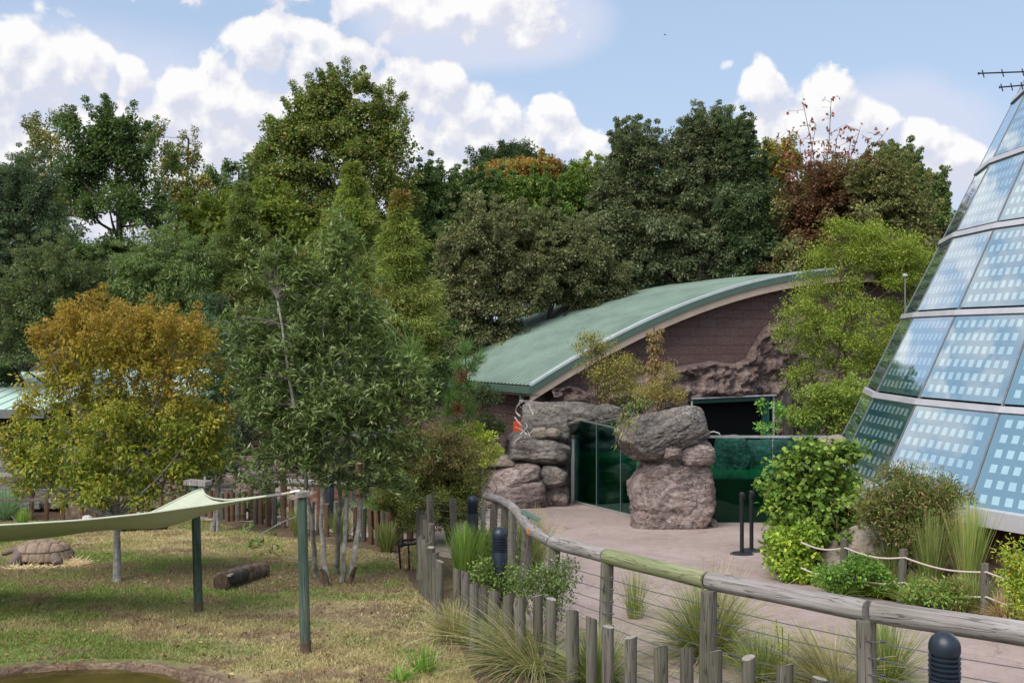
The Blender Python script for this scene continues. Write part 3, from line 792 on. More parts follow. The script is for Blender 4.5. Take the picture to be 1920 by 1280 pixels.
wd = MB().beam(Pw(WX0-.05, WZ0-.27, s_f-.05), Pw(WX1+.05, WZ0-.27, s_f-.05), .05, .55).build('window', M['teal_paint'], bld)
for zz_ in (WZ0-.02, WZ0-.5): MB().beam(Pw(WX0, zz_, s_f-.12), Pw(WX1, zz_, s_f-.12), .06, .05).build('frame', M['alu'], wd)
lt = thing('wall_light', 'small dark floodlight fixed above the dark tank doorway', 'light', Pw(wt(1425), wz(1425, 730), s_f-.45))
MB().lathe([(.02, -.05), (.10, -.03), (.11, .05), (.04, .09)], Pw(wt(1425), wz(1425, 730), s_f-.45), 12).build('lamp_head', M['bollard'], lt, 40)
MB().beam(Pw(wt(1425), wz(1425, 727), s_f-.45), Pw(wt(1425), wz(1425, 724), s_f-.1), .04, .04).build('arm', M['steel_dull'], lt)
# dead hollow trunk beside the door
st = thing('dead_tree_stump', 'weathered split dead trunk standing right of the dark doorway', 'dead tree', (*G(1490, 850)[:2], -1.9))
for i, (px, y0_, y1_, w) in enumerate([(1478, 700, 830, 5), (1489, 685, 825, 6), (1499, 695, 820, 4), (1508, 676, 815, 5), (1521, 640, 812, 4), (1470, 730, 822, 4)]):
    Yd = 27.0+.12*(i % 3); a, b_ = P(px+2, y1_+15, Yd), P(px-1+2*(i % 2), y0_, Yd)
    pts = [a+(b_-a)*f+np.array([.04*math.sin(f*9+i), 0, 0]) for f in np.linspace(0, 1, 8)]
    MB().tube(pts, np.linspace(w*1.5, w*.6, 8)/F*Yd, 8, wob=.25, seed=i).build('split_limb', M['bark_dark'], st, 60)

# far pale roofs on the left
def lowroof(name, lab, x0, x1, ye, yr, zE, zR, wall_z, mat, wmat):
    r = thing(name, lab, 'building', ((x0+x1)/2, (ye+yr)/2, wall_z))
    mb = MB()
    mb.hexa([(x0, ye, zE-.08), (x1, ye, zE-.08), (x1, yr, zR-.08), (x0, yr, zR-.08), (x0, ye, zE), (x1, ye, zE), (x1, yr, zR), (x0, yr, zR)])
    rf = mb.build('roof', mat, r)
    n = int((x1-x0)/.4)
    sm = MB()
    for k in range(n):
        x = x0+.2+k*.4; sm.beam((x, ye, zE+.015), (x, yr, zR+.015), .03, .03)
    sm.build('seams', mat, rf)
    MB().box(((x0+x1)/2, ye-.04, zE-.1), (x1-x0, .08, .22)).build('fascia', M['steel_dull'], rf)
    MB().box(((x0+x1)/2, (ye+yr)/2+.25, (wall_z+zE)/2-.1), (x1-x0-.6, yr-ye-.4, zE-wall_z-.15)).build('wall', wmat, r)
    return r
lowroof('low_building', 'low building with pale mint metal roof at the far left edge', -22, P(84, 0, 25.5)[0], 25.5, 30.5, P(0, 768, 25.5)[2], P(0, 697, 30.5)[2], -1.9, M['mint_roof'], M['bark_dark'])
lowroof('long_low_building', 'long pale mint roof glimpsed through the orange leaved tree', P(70, 0, 32)[0], P(405, 0, 32)[0], 31.2, 36, P(0, 742, 31.2)[2], P(0, 692, 36)[2], -2.0, M['mint_roof'], M['mortar'])

# ------------------------------------------------------------------ glass dome (24 sided truncated cone)
PC = (12.98, 16.48); PHI = 2.76; NS = 24
rz = [-2.4, -1.0, .39, 1.76, 3.02, 4.28, 5.6, 6.95, 8.3, 9.65]
def pr(z): return 7.40-.48*(z+2.4)
def pp_(k, z, dr=0): a = PHI+k*2*math.pi/NS; r_ = pr(z)+dr; return np.array([PC[0]+r_*math.cos(a), PC[1]+r_*math.sin(a), z+CZ])
def mat_frit():
    m, t, b, out = new_mat('fritted_solar_glass')
    uv = t.node('ShaderNodeTexCoord').outputs['UV']; s = t.sep(uv)
    # u across 0..1, v up 0..1 ; nine by six printed squares
    fu = t.m('FRACT', t.m('MULTIPLY', t.m('SUBTRACT', s[0], .045), 10.0)); fv = t.m('FRACT', t.m('MULTIPLY', t.m('SUBTRACT', s[1], .03), 6.4))
    def band(f, lo, hi): return t.m('MULTIPLY', t.m('GREATER_THAN', f, lo), t.m('LESS_THAN', f, hi))
    sq = t.m('MULTIPLY', band(fu, .22, .78), band(fv, .26, .80))
    edge = t.m('MULTIPLY', band(s[0], .05, .945), band(s[1], .035, .965))
    sq = t.m('MULTIPLY', sq, edge)
    geo = t.node('ShaderNodeNewGeometry').outputs['Position']
    dirt = t.noise(geo, 2.2, 5, .6)
    rn = t.node('ShaderNodeObjectInfo').outputs['Random']
    wv = t.noise(t.vm('ADD', geo, t.comb(t.m('MULTIPLY', rn, 40), 0, 0)), .9, 2, .5)
    bn = t.node('ShaderNodeBump'); bn.inputs['Strength'].default_value = .25; bn.inputs['Distance'].default_value = .03; t.l.new(wv, bn.inputs['Height'])
    base = t.mix(dirt, (.025, .12, .15), (.055, .18, .21))
    base = t.mix(t.m('MULTIPLY', rn, .35), base, (.10, .20, .22))
    c = t.mix(sq, base, t.mix(dirt, (.27, .49, .52), (.40, .60, .62)))
    t.l.new(c, b.inputs['Base Color']); b.inputs['Roughness'].default_value = .03; b.inputs['IOR'].default_value = 1.75
    gl = t.node('ShaderNodeBsdfGlossy'); gl.inputs[0].default_value = (.86, .92, .98, 1)
    t.l.new(t.ramp(dirt, [(.4, .02), (.7, .09)]), gl.inputs['Roughness'])
    t.l.new(bn.outputs[0], gl.inputs['Normal'])
    lw = t.node('ShaderNodeLayerWeight'); lw.inputs[0].default_value = .42
    f = t.m('ADD', .24, t.m('MULTIPLY', lw.outputs['Facing'], .78), clamp=True)
    mx = t.node('ShaderNodeMixShader'); t.l.new(t.m('MINIMUM', f, .64), mx.inputs[0]); t.l.new(b.outputs[0], mx.inputs[1]); t.l.new(gl.outputs[0], mx.inputs[2])
    t.l.new(mx.outputs[0], out.inputs[0]); return m
M['frit'] = mat_frit()
dome = thing('glass_dome', 'tall sloping glass dome of squared blue panes with white bands', 'glass building', (*PC, -1.5))
for i in range(len(rz)-1):
    for k in range(NS):
        z0_, z1_ = rz[i]+.075, rz[i+1]-.05; g_ = .006
        a, b_, c, d = pp_(k, z0_), pp_(k+1, z0_), pp_(k+1, z1_), pp_(k, z1_)
        def sh(p, q): v = (q-p)/np.linalg.norm(q-p)*.022; return p+v
        V = [sh(a, b_), sh(b_, a), sh(c, d), sh(d, c)]
        nrm = np.cross(V[1]-V[0], V[3]-V[0]); nrm /= np.linalg.norm(nrm)
        ctr = np.array([PC[0], PC[1], 0])
        if np.dot(nrm, (a-ctr)*[1, 1, 0]) < 0: nrm = -nrm
        o8 = [p-nrm*.03 for p in V]+[p for p in V]
        mb = MB(); mb.add(o8, [(4, 5, 6, 7), (0, 3, 2, 1), (0, 1, 5, 4), (1, 2, 6, 5), (2, 3, 7, 6), (3, 0, 4, 7)],
                          [(0, 0), (1, 0), (1, 1), (0, 1)]*2)
        ob = mb.build('glass_pane', M['frit'], dome)
for i, z in enumerate(rz):
    for k in range(NS):
        h = .085 if i else .22; ex = .055 if i else .15
        V = []
        for zz_, dr in ((z-h/2, -.06), (z-h/2, ex), (z+h/2, ex-.03), (z+h/2, -.06)):
            V.append((zz_, dr))
        mb = MB(); P8 = [pp_(kk, V[j][0], V[j][1]) if False else None for kk in ()]
        pts = [[pp_(kk, z, 0)+np.array([math.cos(PHI+kk*2*math.pi/NS)*dr, math.sin(PHI+kk*2*math.pi/NS)*dr, zz_-z]) for zz_, dr in V] for kk in (k, k+1)]
        mb.add(pts[0]+pts[1], [(0, 1, 5, 4), (1, 2, 6, 5), (2, 3, 7, 6), (3, 0, 4, 7)]); mb.build('mullion', M['alu'], dome)
mb = MB()
for k in range(NS):
    mb.beam(pp_(k, rz[0], -.02), pp_(k, rz[-1], -.02), .03, .05)
mb.build('glazing_bars', M['steel_dull'], dome)
V = [pp_(k, rz[-1], 0) for k in range(NS)]+[np.array([PC[0], PC[1], rz[-1]+CZ+.7])]
MB().add(V, [(k, (k+1) % NS, NS) for k in range(NS)]).build('roof_cap', M['alu'], dome)
m, t, b, _ = new_mat('red_brown_soil_wall')
v = t.node('ShaderNodeNewGeometry').outputs['Position']; n_ = t.noise(v, 4, 8, .65, .5)
t.l.new(t.ramp(n_, [(.35, (.05, .022, .015)), (.55, (.14, .062, .04)), (.7, (.24, .14, .10))]), b.inputs['Base Color']); b.inputs['Roughness'].default_value = .95; bump(t, b, n_, 1, .06); M['soil_wall'] = m
n = 96; V = []; 
for z, dr in ((-1.6, -.15), (-.8, -.3), (-.25, -.36)):
    for k in range(n):
        a = k*2*math.pi/n; r_ = 7.35+dr+.08*math.sin(a*23)+.05*math.sin(a*51); V.append((PC[0]+r_*math.cos(a), PC[1]+r_*math.sin(a), z))
mb = MB(); mb.add(V, [(j*n+k, j*n+(k+1) % n, (j+1)*n+(k+1) % n, (j+1)*n+k) for j in range(2) for k in range(n)]); mb.build('foundation_wall', M['soil_wall'], dome, 60)
# interior floor so that nothing is seen below the panes
MB().add([pp_(k, rz[0]-.05, -.1) for k in range(NS)], [tuple(range(NS))]).build('floor', M['dark_room'], dome)
# weather rods leaving the dome near its top
for (xa, ya, xb, yb, lab) in ((1834, 138, 1975, 133, 'long thin rod with cross ticks, upper of two beside the dome top'), (1874, 164, 1945, 158, 'short thin rod with cross ticks, lower of two beside the dome top')):
    Yr = 15.0; a, b_ = P(xa, ya, Yr), P(xb, yb, Yr)
    an = thing('antenna_rod', lab, 'antenna', a)
    MB().tube([a, b_], .012, 6).build('boom', M['metal_black'], an)
    mb = MB(); L_ = b_-a
    for f in (.07, .33, .6, .85): c = a+L_*f; mb.tube([c+np.array([-.02, 0, .05]), c+np.array([.02, .02, -.06])], .009, 5)
    mb.tube([a-L_*.0, a+L_*.012], .02, 8); mb.build('cross_ticks', M['metal_black'], an)
# ------------------------------------------------------------------ foliage builders
def unit(v): return v/(np.linalg.norm(v, axis=-1, keepdims=True)+1e-9)
def leaf_cards(P_, D, L, Wd, up=.6, fold=.12):
    """one folded lozenge per leaf"""
    n = len(P_); D = unit(D)
    rn = rng.normal(size=(n, 3)); rn[:, 2] += up*2
    S = unit(np.cross(D, rn)); N = np.cross(S, D)
    L = np.broadcast_to(L, (n,))[:, None]; Wd = np.broadcast_to(Wd, (n,))[:, None]
    mid = P_+D*L*.45
    V = np.stack([P_, mid+S*Wd/2+N*Wd*fold, P_+D*L-N*L*.08, mid-S*Wd/2+N*Wd*fold], 1).reshape(-1, 3)
    return V, np.arange(4*n).reshape(n, 4)
def pal(colors, weights, n, jit=.18):
    c = np.array(colors)[rng.choice(len(colors), n, p=np.array(weights)/sum(weights))]
    c = np.where(c < .2, c*2.3, c+.26)*np.array([1.12, 1.06, 1.0])
    return np.clip(c*rng.uniform(1-jit, 1+jit, (n, 1))*rng.uniform(.93, 1.07, (n, 3)), 0, 1)
def sample_lobes(lobes, n, shell=.45, holes=.30):
    """lobes: (x,y,z,rx,ry,rz) -> n points, denser near the skin"""
    lobes = np.array(lobes, float); w = lobes[:, 3]*lobes[:, 4]*lobes[:, 5]; w = w**.75
    k = rng.choice(len(lobes), n, p=w/w.sum()); d = unit(rng.normal(size=(n, 3)))
    r_ = rng.uniform(0, 1, n)**shell*(.62+.75*vnoise(d*2.3+k[:, None]*5.1))
    far_ = rng.uniform(0, 1, n) < .12; r_ = np.where(far_, r_*rng.uniform(1.0, 1.3, n), r_); d[:, 2] = np.where(far_ & (d[:, 2] < 0), -d[:, 2], d[:, 2])
    p = lobes[k, :3]+d*r_[:, None]*lobes[k, 3:6]; s_ = max(.25, float(np.median(lobes[:, 3])))
    ok = vnoise(p/s_*2.1+7.7) > holes
    return p[ok], d[ok], k[ok]
def shoots(lobes, n, length, k=3):
    """clumps strung along upright leafy shoots on top of a crown"""
    lobes = np.array(lobes, float); top = lobes[:, 2]+lobes[:, 5]; w = np.exp((top-top.max())/1.2)*lobes[:, 3]; j = rng.choice(len(lobes), n, p=w/w.sum())
    d = unit(rng.normal(size=(n, 3))*np.array([1, 1, .6])+np.array([0, 0, .75])); p = lobes[j, :3]+d*lobes[j, 3:6]*.92
    dr = unit(d*.5+np.array([0, 0, 1.])+rng.normal(size=(n, 3))*.15); L = length*rng.uniform(.3, 1.2, n)
    return np.concatenate([p+dr*(L*(i+.3)/k)[:, None] for i in range(k)])
def curve3(a, b, sag=.0, n=5, wob=.1):
    a, b = np.array(a, float), np.array(b, float); t_ = np.linspace(0, 1, n)[:, None]; L = np.linalg.norm(b-a)
    p = a+(b-a)*t_; off = rng.normal(size=3)*wob*L
    return p+np.sin(t_*math.pi)*off+np.array([0, 0, 1.])*np.sin(t_*math.pi)*sag*L
def limbs(base, trunk_r, top, cl, nl=9, mat='bark_dark', parent=None, lean=None, fork=.25, twig=1.0, ntw=None, name='trunk', wob=.03):
    """trunk, main limbs and twigs reaching for the leaf clumps"""
    mb = MB(); base = np.array(base, float); top = np.array(top, float)
    tr = curve3(base-np.array([0, 0, .15]), top, 0, 9, wob); rad = np.linspace(trunk_r, trunk_r*.22, 9); rad[0] *= 1.25
    mb.tube(tr, rad, 10, wob=.06, seed=int(abs(base[0])*10)); Ht = np.linalg.norm(top-base)
    tips = []
    if len(cl):
        sel = cl[rng.choice(len(cl), min(nl, len(cl)), replace=False)]
        for c in sel:
            hz = math.hypot(c[0]-tr[4][0], c[1]-tr[4][1])
            f = np.clip((c[2]-hz*.8-base[2])/Ht, fork, .9); i = f*8; i0 = int(i); p = tr[i0]+(tr[min(i0+1, 8)]-tr[i0])*(i-i0)
            path = curve3(p, c, -.06, 6, .07); r0 = trunk_r*(1-.75*f)*.6
            mb.tube(path, np.linspace(r0, r0*.2, 6), 6); tips.append(path)
        allp = np.concatenate([t_ for t_ in tips]+[tr[3:]]); rr = np.concatenate([np.linspace(1, .3, 6) for _ in tips]+[np.linspace(.8, .3, 6)])
        for c in (cl if ntw is None else cl[rng.choice(len(cl), min(ntw, len(cl)), replace=False)]):
            d = np.linalg.norm(allp-c, axis=1)+1.5*np.maximum(allp[:, 2]-c[2], 0); j = int(np.argmin(d))
            if d[j] < .05: continue
            r0 = trunk_r*.16*rr[j]*twig
            mb.tube(curve3(allp[j], c, -.04, 4, .06), np.linspace(r0, r0*.3, 4), 4, caps=False)
    return mb.build(name, M[mat], parent, 60)
CROWN_FINE = 1.0
def crown(cl, per, cr, L, Wd, cols, wts, parent, name='crown', mat='leaf', up=.6, droop=0., flat=.75, colfn=None, jit=.2, outward=.8, clump_j=.16, keep=None):
    per = int(per*1.3); L *= .82; Wd *= .85
    n = len(cl)*per; k = np.repeat(np.arange(len(cl)), per)
    crr = (np.broadcast_to(cr, (len(cl),))*rng.uniform(.65, 1.35, len(cl)))[k]; lsc = np.clip(np.broadcast_to(cr, (len(cl),))/np.max(cr), .6, 1)[k]
    d = unit(rng.normal(size=(n, 3))); off = d*(rng.uniform(0, 1, n)**.5*crr)[:, None]; off[:, 2] *= flat
    pts = cl[k]+off
    D = d*outward+rng.normal(size=(n, 3))*.55; D[:, 2] -= droop
    L_ = L*rng.uniform(.65, 1.3, n)*(lsc if np.ndim(cr) else 1); V, Q = leaf_cards(pts, D, L_, L_*Wd/L, up)
    c = pal(cols, wts, n, jit)
    c = c*rng.uniform(1-clump_j, 1+clump_j, (len(cl), 1))[k]
    if colfn is not None: c = colfn(pts, c, k)
    return mesh_np(name, V, Q, M[mat], parent, False, np.repeat(np.clip(c, 0, 1), 4, 0))
def lobes_px(lobes, Y, dep=1.0):
    out = []
    for (px, py, rx, ry) in lobes:
        c = P(px, py, Y); out.append((c[0], Y+rng.uniform(-.3, .3)*rx/F*Y, c[2], rx/F*Y, max(rx, ry)*.9/F*Y*dep, ry/F*Y))
    return out
def bgtree(lab, px, Y, lobes, cols, wts, ncl, per, cr, L=.17, Wd=.1, bark='bark_dark', tr=.2, cat='tree', name='broadleaf_tree', group='trees behind the building', droop=.2, nl=10, shell=.5, top=None, colfn=None, up=.6, ntw=None, outward=.8, twig=1.0, flat=.75, clump_j=.2, dep=.75, holes=.30, nsh=26, shl=.75):
    zb = -2.04+ (.5 if Y > 21 and px < 500 else 0); x = (px-960)/F*Y
    lb = lobes_px(lobes, Y, dep); cl, _, _ = sample_lobes(lb, ncl, shell, holes)
    cl = cl[cl[:, 2] > zb+.4]
    t_ = thing(name, lab, cat, (x, Y, zb), group)
    tp = np.array([x+.2, Y, max(l[2]+l[5]*.15 for l in lb)]) if top is None else P(top[0], top[1], Y)
    limbs((x, Y, zb), tr, tp, cl, nl, bark, t_, ntw=ntw, twig=twig)
    cs = np.ones(len(cl))
    if nsh: e = shoots(lb, nsh, shl); cl = np.concatenate([cl, e]); cs = np.concatenate([cs, np.full(len(e), .42)])
    crown(cl, per, cr*cs, L, Wd, cols, wts, t_, droop=droop, colfn=colfn, up=up, outward=outward, flat=flat, clump_j=clump_j)
    return t_
DG = [(.036, .062, .022), (.052, .082, .028), (.07, .098, .036)]      # dark green
MG = [(.045, .085, .02), (.07, .115, .03), (.10, .135, .035)]         # mid green
OL = [(.055, .075, .025), (.09, .105, .04), (.13, .13, .06), (.16, .10, .045)]
YG = [(.12, .16, .02), (.165, .20, .03), (.20, .22, .04), (.08, .12, .02)]
T = []
T.append(bgtree('tall dark green oak with open forking limbs against the sky at left', 205, 36,
    [(195,255,85,48),(145,320,65,55),(265,310,58,55),(200,385,85,50),(120,420,55,50),(285,400,45,45),(160,475,80,45),(250,470,60,40)], DG, [3,3,1], 330, 125, .40, .15, .085, tr=.26, nl=18, shell=.5, dep=.55, holes=.42))
T.append(bgtree('sparse tree with bronze leaves behind the left side of the dark oak', 85, 43, [(75,255,32,28),(95,310,50,45),(60,350,50,50),(120,380,50,50)], [(.10,.10,.03),(.14,.11,.04),(.06,.08,.02)], [2,1,2], 110, 40, .42, .19, .11, tr=.14, shell=.6, dep=.5, holes=.4))
T.append(bgtree('sparse bronze tinged tree right of the dark oak with sky showing through', 345, 43, [(345,295,30,38),(350,370,55,50),(275,262,32,20),(310,330,40,40),(400,400,45,40),(330,450,80,50)], [(.10,.10,.03),(.17,.12,.03),(.06,.08,.02)], [2,1,3], 170, 46, .42, .19, .11, tr=.16, shell=.6, dep=.5, holes=.4))
T.append(bgtree('small dark crown rising between the bronze tree and the cypress', 440, 46, [(425,350,32,34),(490,320,28,36),(455,400,60,40)], DG, [1,2,1], 60, 90, .5, .22, .13, tr=.14))
T.append(bgtree('bluish green dense tree filling the far left edge', 25, 31, [(45,360,55,45),(0,400,60,70),(60,450,60,70),(0,520,90,90),(80,560,80,80)], [(.03,.052,.03),(.045,.07,.038),(.065,.085,.05)], [2,2,1], 525, 104, 0.30, .12, .05, tr=.2, clump_j=.12, nsh=70, shl=1.0, holes=.22))
T.append(bgtree('dense mid green tree low in front of the dark oak trunk', 150, 28, [(120,560,90,80),(50,620,90,80),(190,600,60,70)], [(.04,.06,.03),(.06,.085,.04),(.10,.11,.04)], [2,2,1], 399, 104, 0.27, .11, .045, tr=.14, clump_j=.12, nsh=70, shl=1.0, holes=.22))
T.append(bgtree('light green willowy tree left of the feathery cypress', 310, 28, [(290,540,70,70),(340,600,60,80),(240,560,50,60),(370,530,40,70),(320,500,60,50)], [(.06,.10,.04),(.085,.125,.05),(.12,.14,.05)], [2,2,1], 399, 93, 0.26, .14, .035, bark='bark_dark', tr=.08, droop=.5, clump_j=.12, nsh=70, shl=1.0, holes=.22))
T.append(bgtree('yellowish green tree glimpsed between the cypresses', 500, 38, [(500,400,55,35),(440,440,60,50),(530,460,60,60),(380,430,55,50)], [(.12,.14,.025),(.09,.12,.025),(.06,.09,.02)], [1,2,1], 252, 66, 0.36, .19, .12, tr=.15, clump_j=.12, nsh=70, shl=1.0, holes=.22))
def gum(p, c, k):
    return c
T.append(bgtree('tallest rounded tree with olive and rusty leaves at the centre of the skyline', 640, 40,
    [(640,180,52,42),(590,215,52,55),(705,215,50,50),(560,285,62,60),(640,275,90,75),(725,290,55,65),(520,330,55,50),(490,310,30,35),(530,260,35,40),(745,365,46,45),(620,380,100,55),(560,400,60,50),(690,400,60,60),(700,450,80,50),(600,460,80,60)],
    [(.055,.085,.025),(.085,.115,.032),(.14,.135,.045),(.16,.095,.04),(.04,.06,.02)], [3,5,2,.5,1], 800, 105, .40, .145, .10, tr=.3, nl=18, shell=.55, dep=.6, holes=.30, nsh=60))
T.append(bgtree('dark leafy tree to the right of the tallest tree', 855, 42, [(850,395,48,52),(800,360,30,40),(880,370,42,38),(830,460,70,60),(800,520,60,70)], [(.045,.075,.03),(.06,.095,.035),(.08,.115,.04)], [3,2,1], 399, 93, 0.30, .18, .10, tr=.2, clump_j=.12, nsh=70, shl=1.0, holes=.22))
T.append(bgtree('far dark tree topping the orange tree on the skyline', 950, 56, [(950,300,50,24),(905,310,22,18),(1000,308,35,18),(1050,322,20,20),(970,340,80,30)], [(.02,.035,.014),(.03,.05,.02)], [1,1], 90, 90, .6, .30, .09, tr=.2, droop=.6))
T.append(bgtree('orange turning tree crown peeping over the green canopy', 975, 50, [(965,338,70,24),(1010,325,40,18),(930,345,45,22)], [(.19,.085,.03),(.15,.11,.035),(.09,.11,.03),(.20,.10,.04)], [2,2,3,1], 90, 150, .5, .20, .12, tr=.15))
T.append(bgtree('broad green tree under the orange crown', 970, 44, [(905,385,70,45),(990,385,80,40),(1060,380,50,40),(960,440,110,50)], [(.045,.085,.02),(.07,.115,.03),(.035,.06,.018),(.15,.16,.03)], [3,3,2,.8], 504, 93, 0.33, .18, .12, tr=.22, clump_j=.12, nsh=70, shl=1.0, holes=.22))
T.append(bgtree('yellow green tree between the green canopy and the dark olive trees', 1100, 45, [(1105,350,42,34),(1090,400,55,50),(1140,390,35,40),(1080,450,70,50)], [(.10,.14,.02),(.15,.19,.03),(.06,.09,.02)], [2,1,2], 273, 82, 0.33, .19, .12, tr=.18, clump_j=.12, nsh=70, shl=1.0, holes=.22))
GO = [(.06,.074,.038),(.09,.10,.05),(.125,.13,.07),(.165,.15,.08),(.042,.056,.028)]
T.append(bgtree('grey olive tree with pale speckled leaves behind the roof eave', 890, 36, [(900,470,75,80),(855,560,62,75),(935,560,90,80),(880,640,90,60),(1000,520,60,60)], GO, [3,3,2,1.3,2], 693, 104, 0.26, .13, .07, tr=.15, bark='bark_dark', droop=.4, clump_j=.12, nsh=70, shl=1.0, holes=.22))
T.append(bgtree('dull olive tree directly above the green barrel roof', 1040, 37, [(1050,500,95,65),(1000,450,70,50),(1100,540,100,50),(1080,470,60,50)], GO, [3,3,1,.8,3], 546, 104, 0.27, .13, .07, tr=.15, clump_j=.12, nsh=70, shl=1.0, holes=.22))
DO = [(.05,.07,.038),(.07,.088,.05),(.10,.11,.066),(.13,.125,.07)]
T.append(bgtree('dark olive tree left peak of the tall clump behind the roof', 1185, 39, [(1188,300,42,48),(1170,360,55,60),(1165,440,75,70),(1150,510,70,50)], DO, [3,3,1,.4], 588, 104, 0.30, .16, .08, tr=.2, bark='bark_dark', clump_j=.12, nsh=70, shl=1.0, holes=.22))
T.append(bgtree('tallest dark olive tree of the clump behind the roof crest', 1310, 39, [(1318,265,42,42),(1270,300,42,42),(1350,320,50,60),(1290,370,85,70),(1250,440,80,70),(1330,450,80,70),(1280,500,90,40)], DO, [3,3,1,.3], 903, 104, 0.30, .16, .08, tr=.24, bark='bark_dark', clump_j=.12, nsh=70, shl=1.0, holes=.22))
T.append(bgtree('narrow dark pointed tree right of the olive clump', 1390, 38, [(1385,275,24,40),(1400,330,36,50),(1400,400,55,60),(1420,470,60,60)], [(.036,.058,.028),(.05,.074,.036),(.07,.092,.045)], [3,3,1], 399, 104, 0.27, .15, .08, tr=.16, clump_j=.12, nsh=70, shl=1.0, holes=.22))
T.append(bgtree('yellow bronze tree beside the bare red twigged tree', 1460, 41, [(1462,310,32,34),(1440,360,40,45),(1475,400,45,50)], [(.13,.13,.03),(.18,.12,.03),(.08,.09,.025)], [2,1,1], 90, 130, .44, .17, .11, tr=.12))
def rust(p, c, k):
    h = fbm(p*.35+31, 3); m_ = smooth(.5, .62, h)[:, None]; return c*(1-m_)+np.array([.20, .10, .055])*m_*rng.uniform(.5, 1.2, (len(p), 1))
T.append(bgtree('wide olive and rust coloured tree behind the yellow green tree', 1580, 37, [(1580,360,70,50),(1520,400,60,60),(1650,350,60,45),(1610,420,100,60),(1700,410,55,50),(1560,480,120,50),(1690,480,80,60)], [(.085,.095,.04),(.12,.12,.05),(.15,.135,.06),(.06,.075,.035)], [3,2,1,2], 882, 88, 0.30, .15, .09, tr=.2, bark='bark_dark', colfn=rust, nl=16, clump_j=.12, nsh=70, shl=1.0, holes=.22))
T.append(bgtree('green tree with ragged right edge by the dome', 1710, 43, [(1685,320,40,32),(1730,365,40,36),(1755,420,32,45),(1700,400,50,50),(1740,470,50,50)], [(.05,.078,.028),(.07,.10,.036),(.10,.12,.045)], [2,3,1], 399, 71, 0.30, .19, .12, tr=.18, clump_j=.12, nsh=70, shl=1.0, holes=.22))
# bare red twigged tree: long rising twigs with few leaves
def twiggy():
    Y = 38.5; x = (1530-960)/F*Y; t_ = thing('red_twigged_tree', 'half bare tree with long thin twigs and dark red leaves on the skyline', 'tree', (x, Y, -2.0), 'trees behind the building')
    mb = MB(); mb.tube(curve3((x, Y, -2.1), P(1535, 400, Y), 0, 8, .02), np.linspace(.16, .07, 8), 8); LP = []; LD = []
    for (px, py) in [(1558,192),(1508,205),(1480,250),(1455,262),(1530,235),(1570,255),(1595,262),(1612,245),(1630,268),(1655,255),(1545,270),(1500,275),(1490,300),(1575,290),(1520,290),(1640,300),(1600,300)]:
        a = P(1530+(px-1530)*.25+rng.uniform(-10, 10), 410+rng.uniform(-20, 30), Y); b_ = P(px, py, Y+rng.uniform(-1.5, 1.5))
        p = curve3(a, b_, -.05, 9, .05); mb.tube(p, np.linspace(.035, .01, 9), 4, caps=False)
        for k in range(3, 9):
            for q in range(3):
                e = p[k]+rng.normal(size=3)*np.array([.3, .3, .12])+np.array([0, 0, .15]); mb.tube(curve3(p[k], e, 0, 3, .08), [.009, .007, .005], 3, caps=False)
                m_ = rng.integers(1, 5); LP += [p[k]+(e-p[k])*rng.uniform(.2, 1) for _ in range(m_)]; LD += [rng.normal(size=3) for _ in range(m_)]
    mb.build('trunk', M['bark_brown'], t_, 60); LP = np.array(LP); LD = np.array(LD); LD[:, 2] -= .5
    V, Q = leaf_cards(LP, LD, .17, .10); mesh_np('crown', V, Q, M['leaf'], t_, False, np.repeat(pal([(.13,.035,.025),(.19,.06,.04),(.08,.04,.025)], [2,1,1], len(LP)), 4, 0))
    cl, _, _ = sample_lobes(lobes_px([(1530,350,70,50),(1500,400,60,60),(1480,450,50,60)], Y), 110, .5)
    crown(cl, 70, .45, .16, .09, [(.09,.055,.035),(.085,.06,.03),(.08,.08,.04),(.065,.078,.03)], [1,2,3,3], t_, 'lower_crown', droop=.3)
twiggy()
# far dark wood that closes the gaps
FG = [(.02,.034,.013),(.032,.05,.018),(.05,.065,.026)]
for i, px in enumerate([-160, 30, 240, 430, 620, 800, 1130, 1480, 1650, 1880]):
    h = [500, 520, 560, 540, 470, 460, 440, 430, 420, 480][i]
    if i < 3:
        t_ = bgtree('', px, 60, [(px, h, 95, 60), (px+60, h+70, 110, 70), (px-50, h+60, 90, 60)], FG, [2, 2, 1], 150, 120, .95, .42, .26, tr=.2, group='dark trees of the far wood', ntw=40); proto = t_
    else:
        src = T_far[i % 3] if False else proto
        t_ = copy_thing(src, ((px-960)/F*60, 60+rng.uniform(-2, 2), -1.5+(500-h)/F*60*.25), rng.uniform(0, 6.28), (1, 1, 1+(560-h)*.0035))
    t_['label'] = 'dark far wood tree seen behind '+['the dense tree at the far left edge', 'the dark forked oak', 'the light green willowy tree', 'the broad feathery cypress', 'the tallest rounded tree', 'the dark leafy tree right of the tallest one', 'the left peak of the dark olive clump', 'the half bare red twigged tree', 'the green tree by the dome', 'the glass dome'][i]
# trees beside and behind the viewer's left, seen mirrored in the dome
for i, (x, y, s) in enumerate([(-24, 14, 1), (-27, 24, 1.1), (-26, 3, 1), (-30, -8, 1.15), (-21, 31, .9), (28, 44, 1), (36, 36, 1)]):
    src = T[[0, 17, 8, 12, 16, 21, 17][i]]; b0 = copy_thing(src, (x, y, -2.2), rng.uniform(0, 6), s)
    b0['label'] = ['dark forked tree', 'crown of green leaves', 'tall rounded rusty tree', 'broad green tree', 'slim dark olive tree', 'tall green tree', 'second crown of green leaves'][i]+' standing out of view '+['beside the enclosure', 'beyond the low mint roof', 'abreast of the camera', 'behind the camera', 'past the far left fence', 'behind the dome', 'far behind the dome'][i]; b0['group'] = 'trees outside the view'

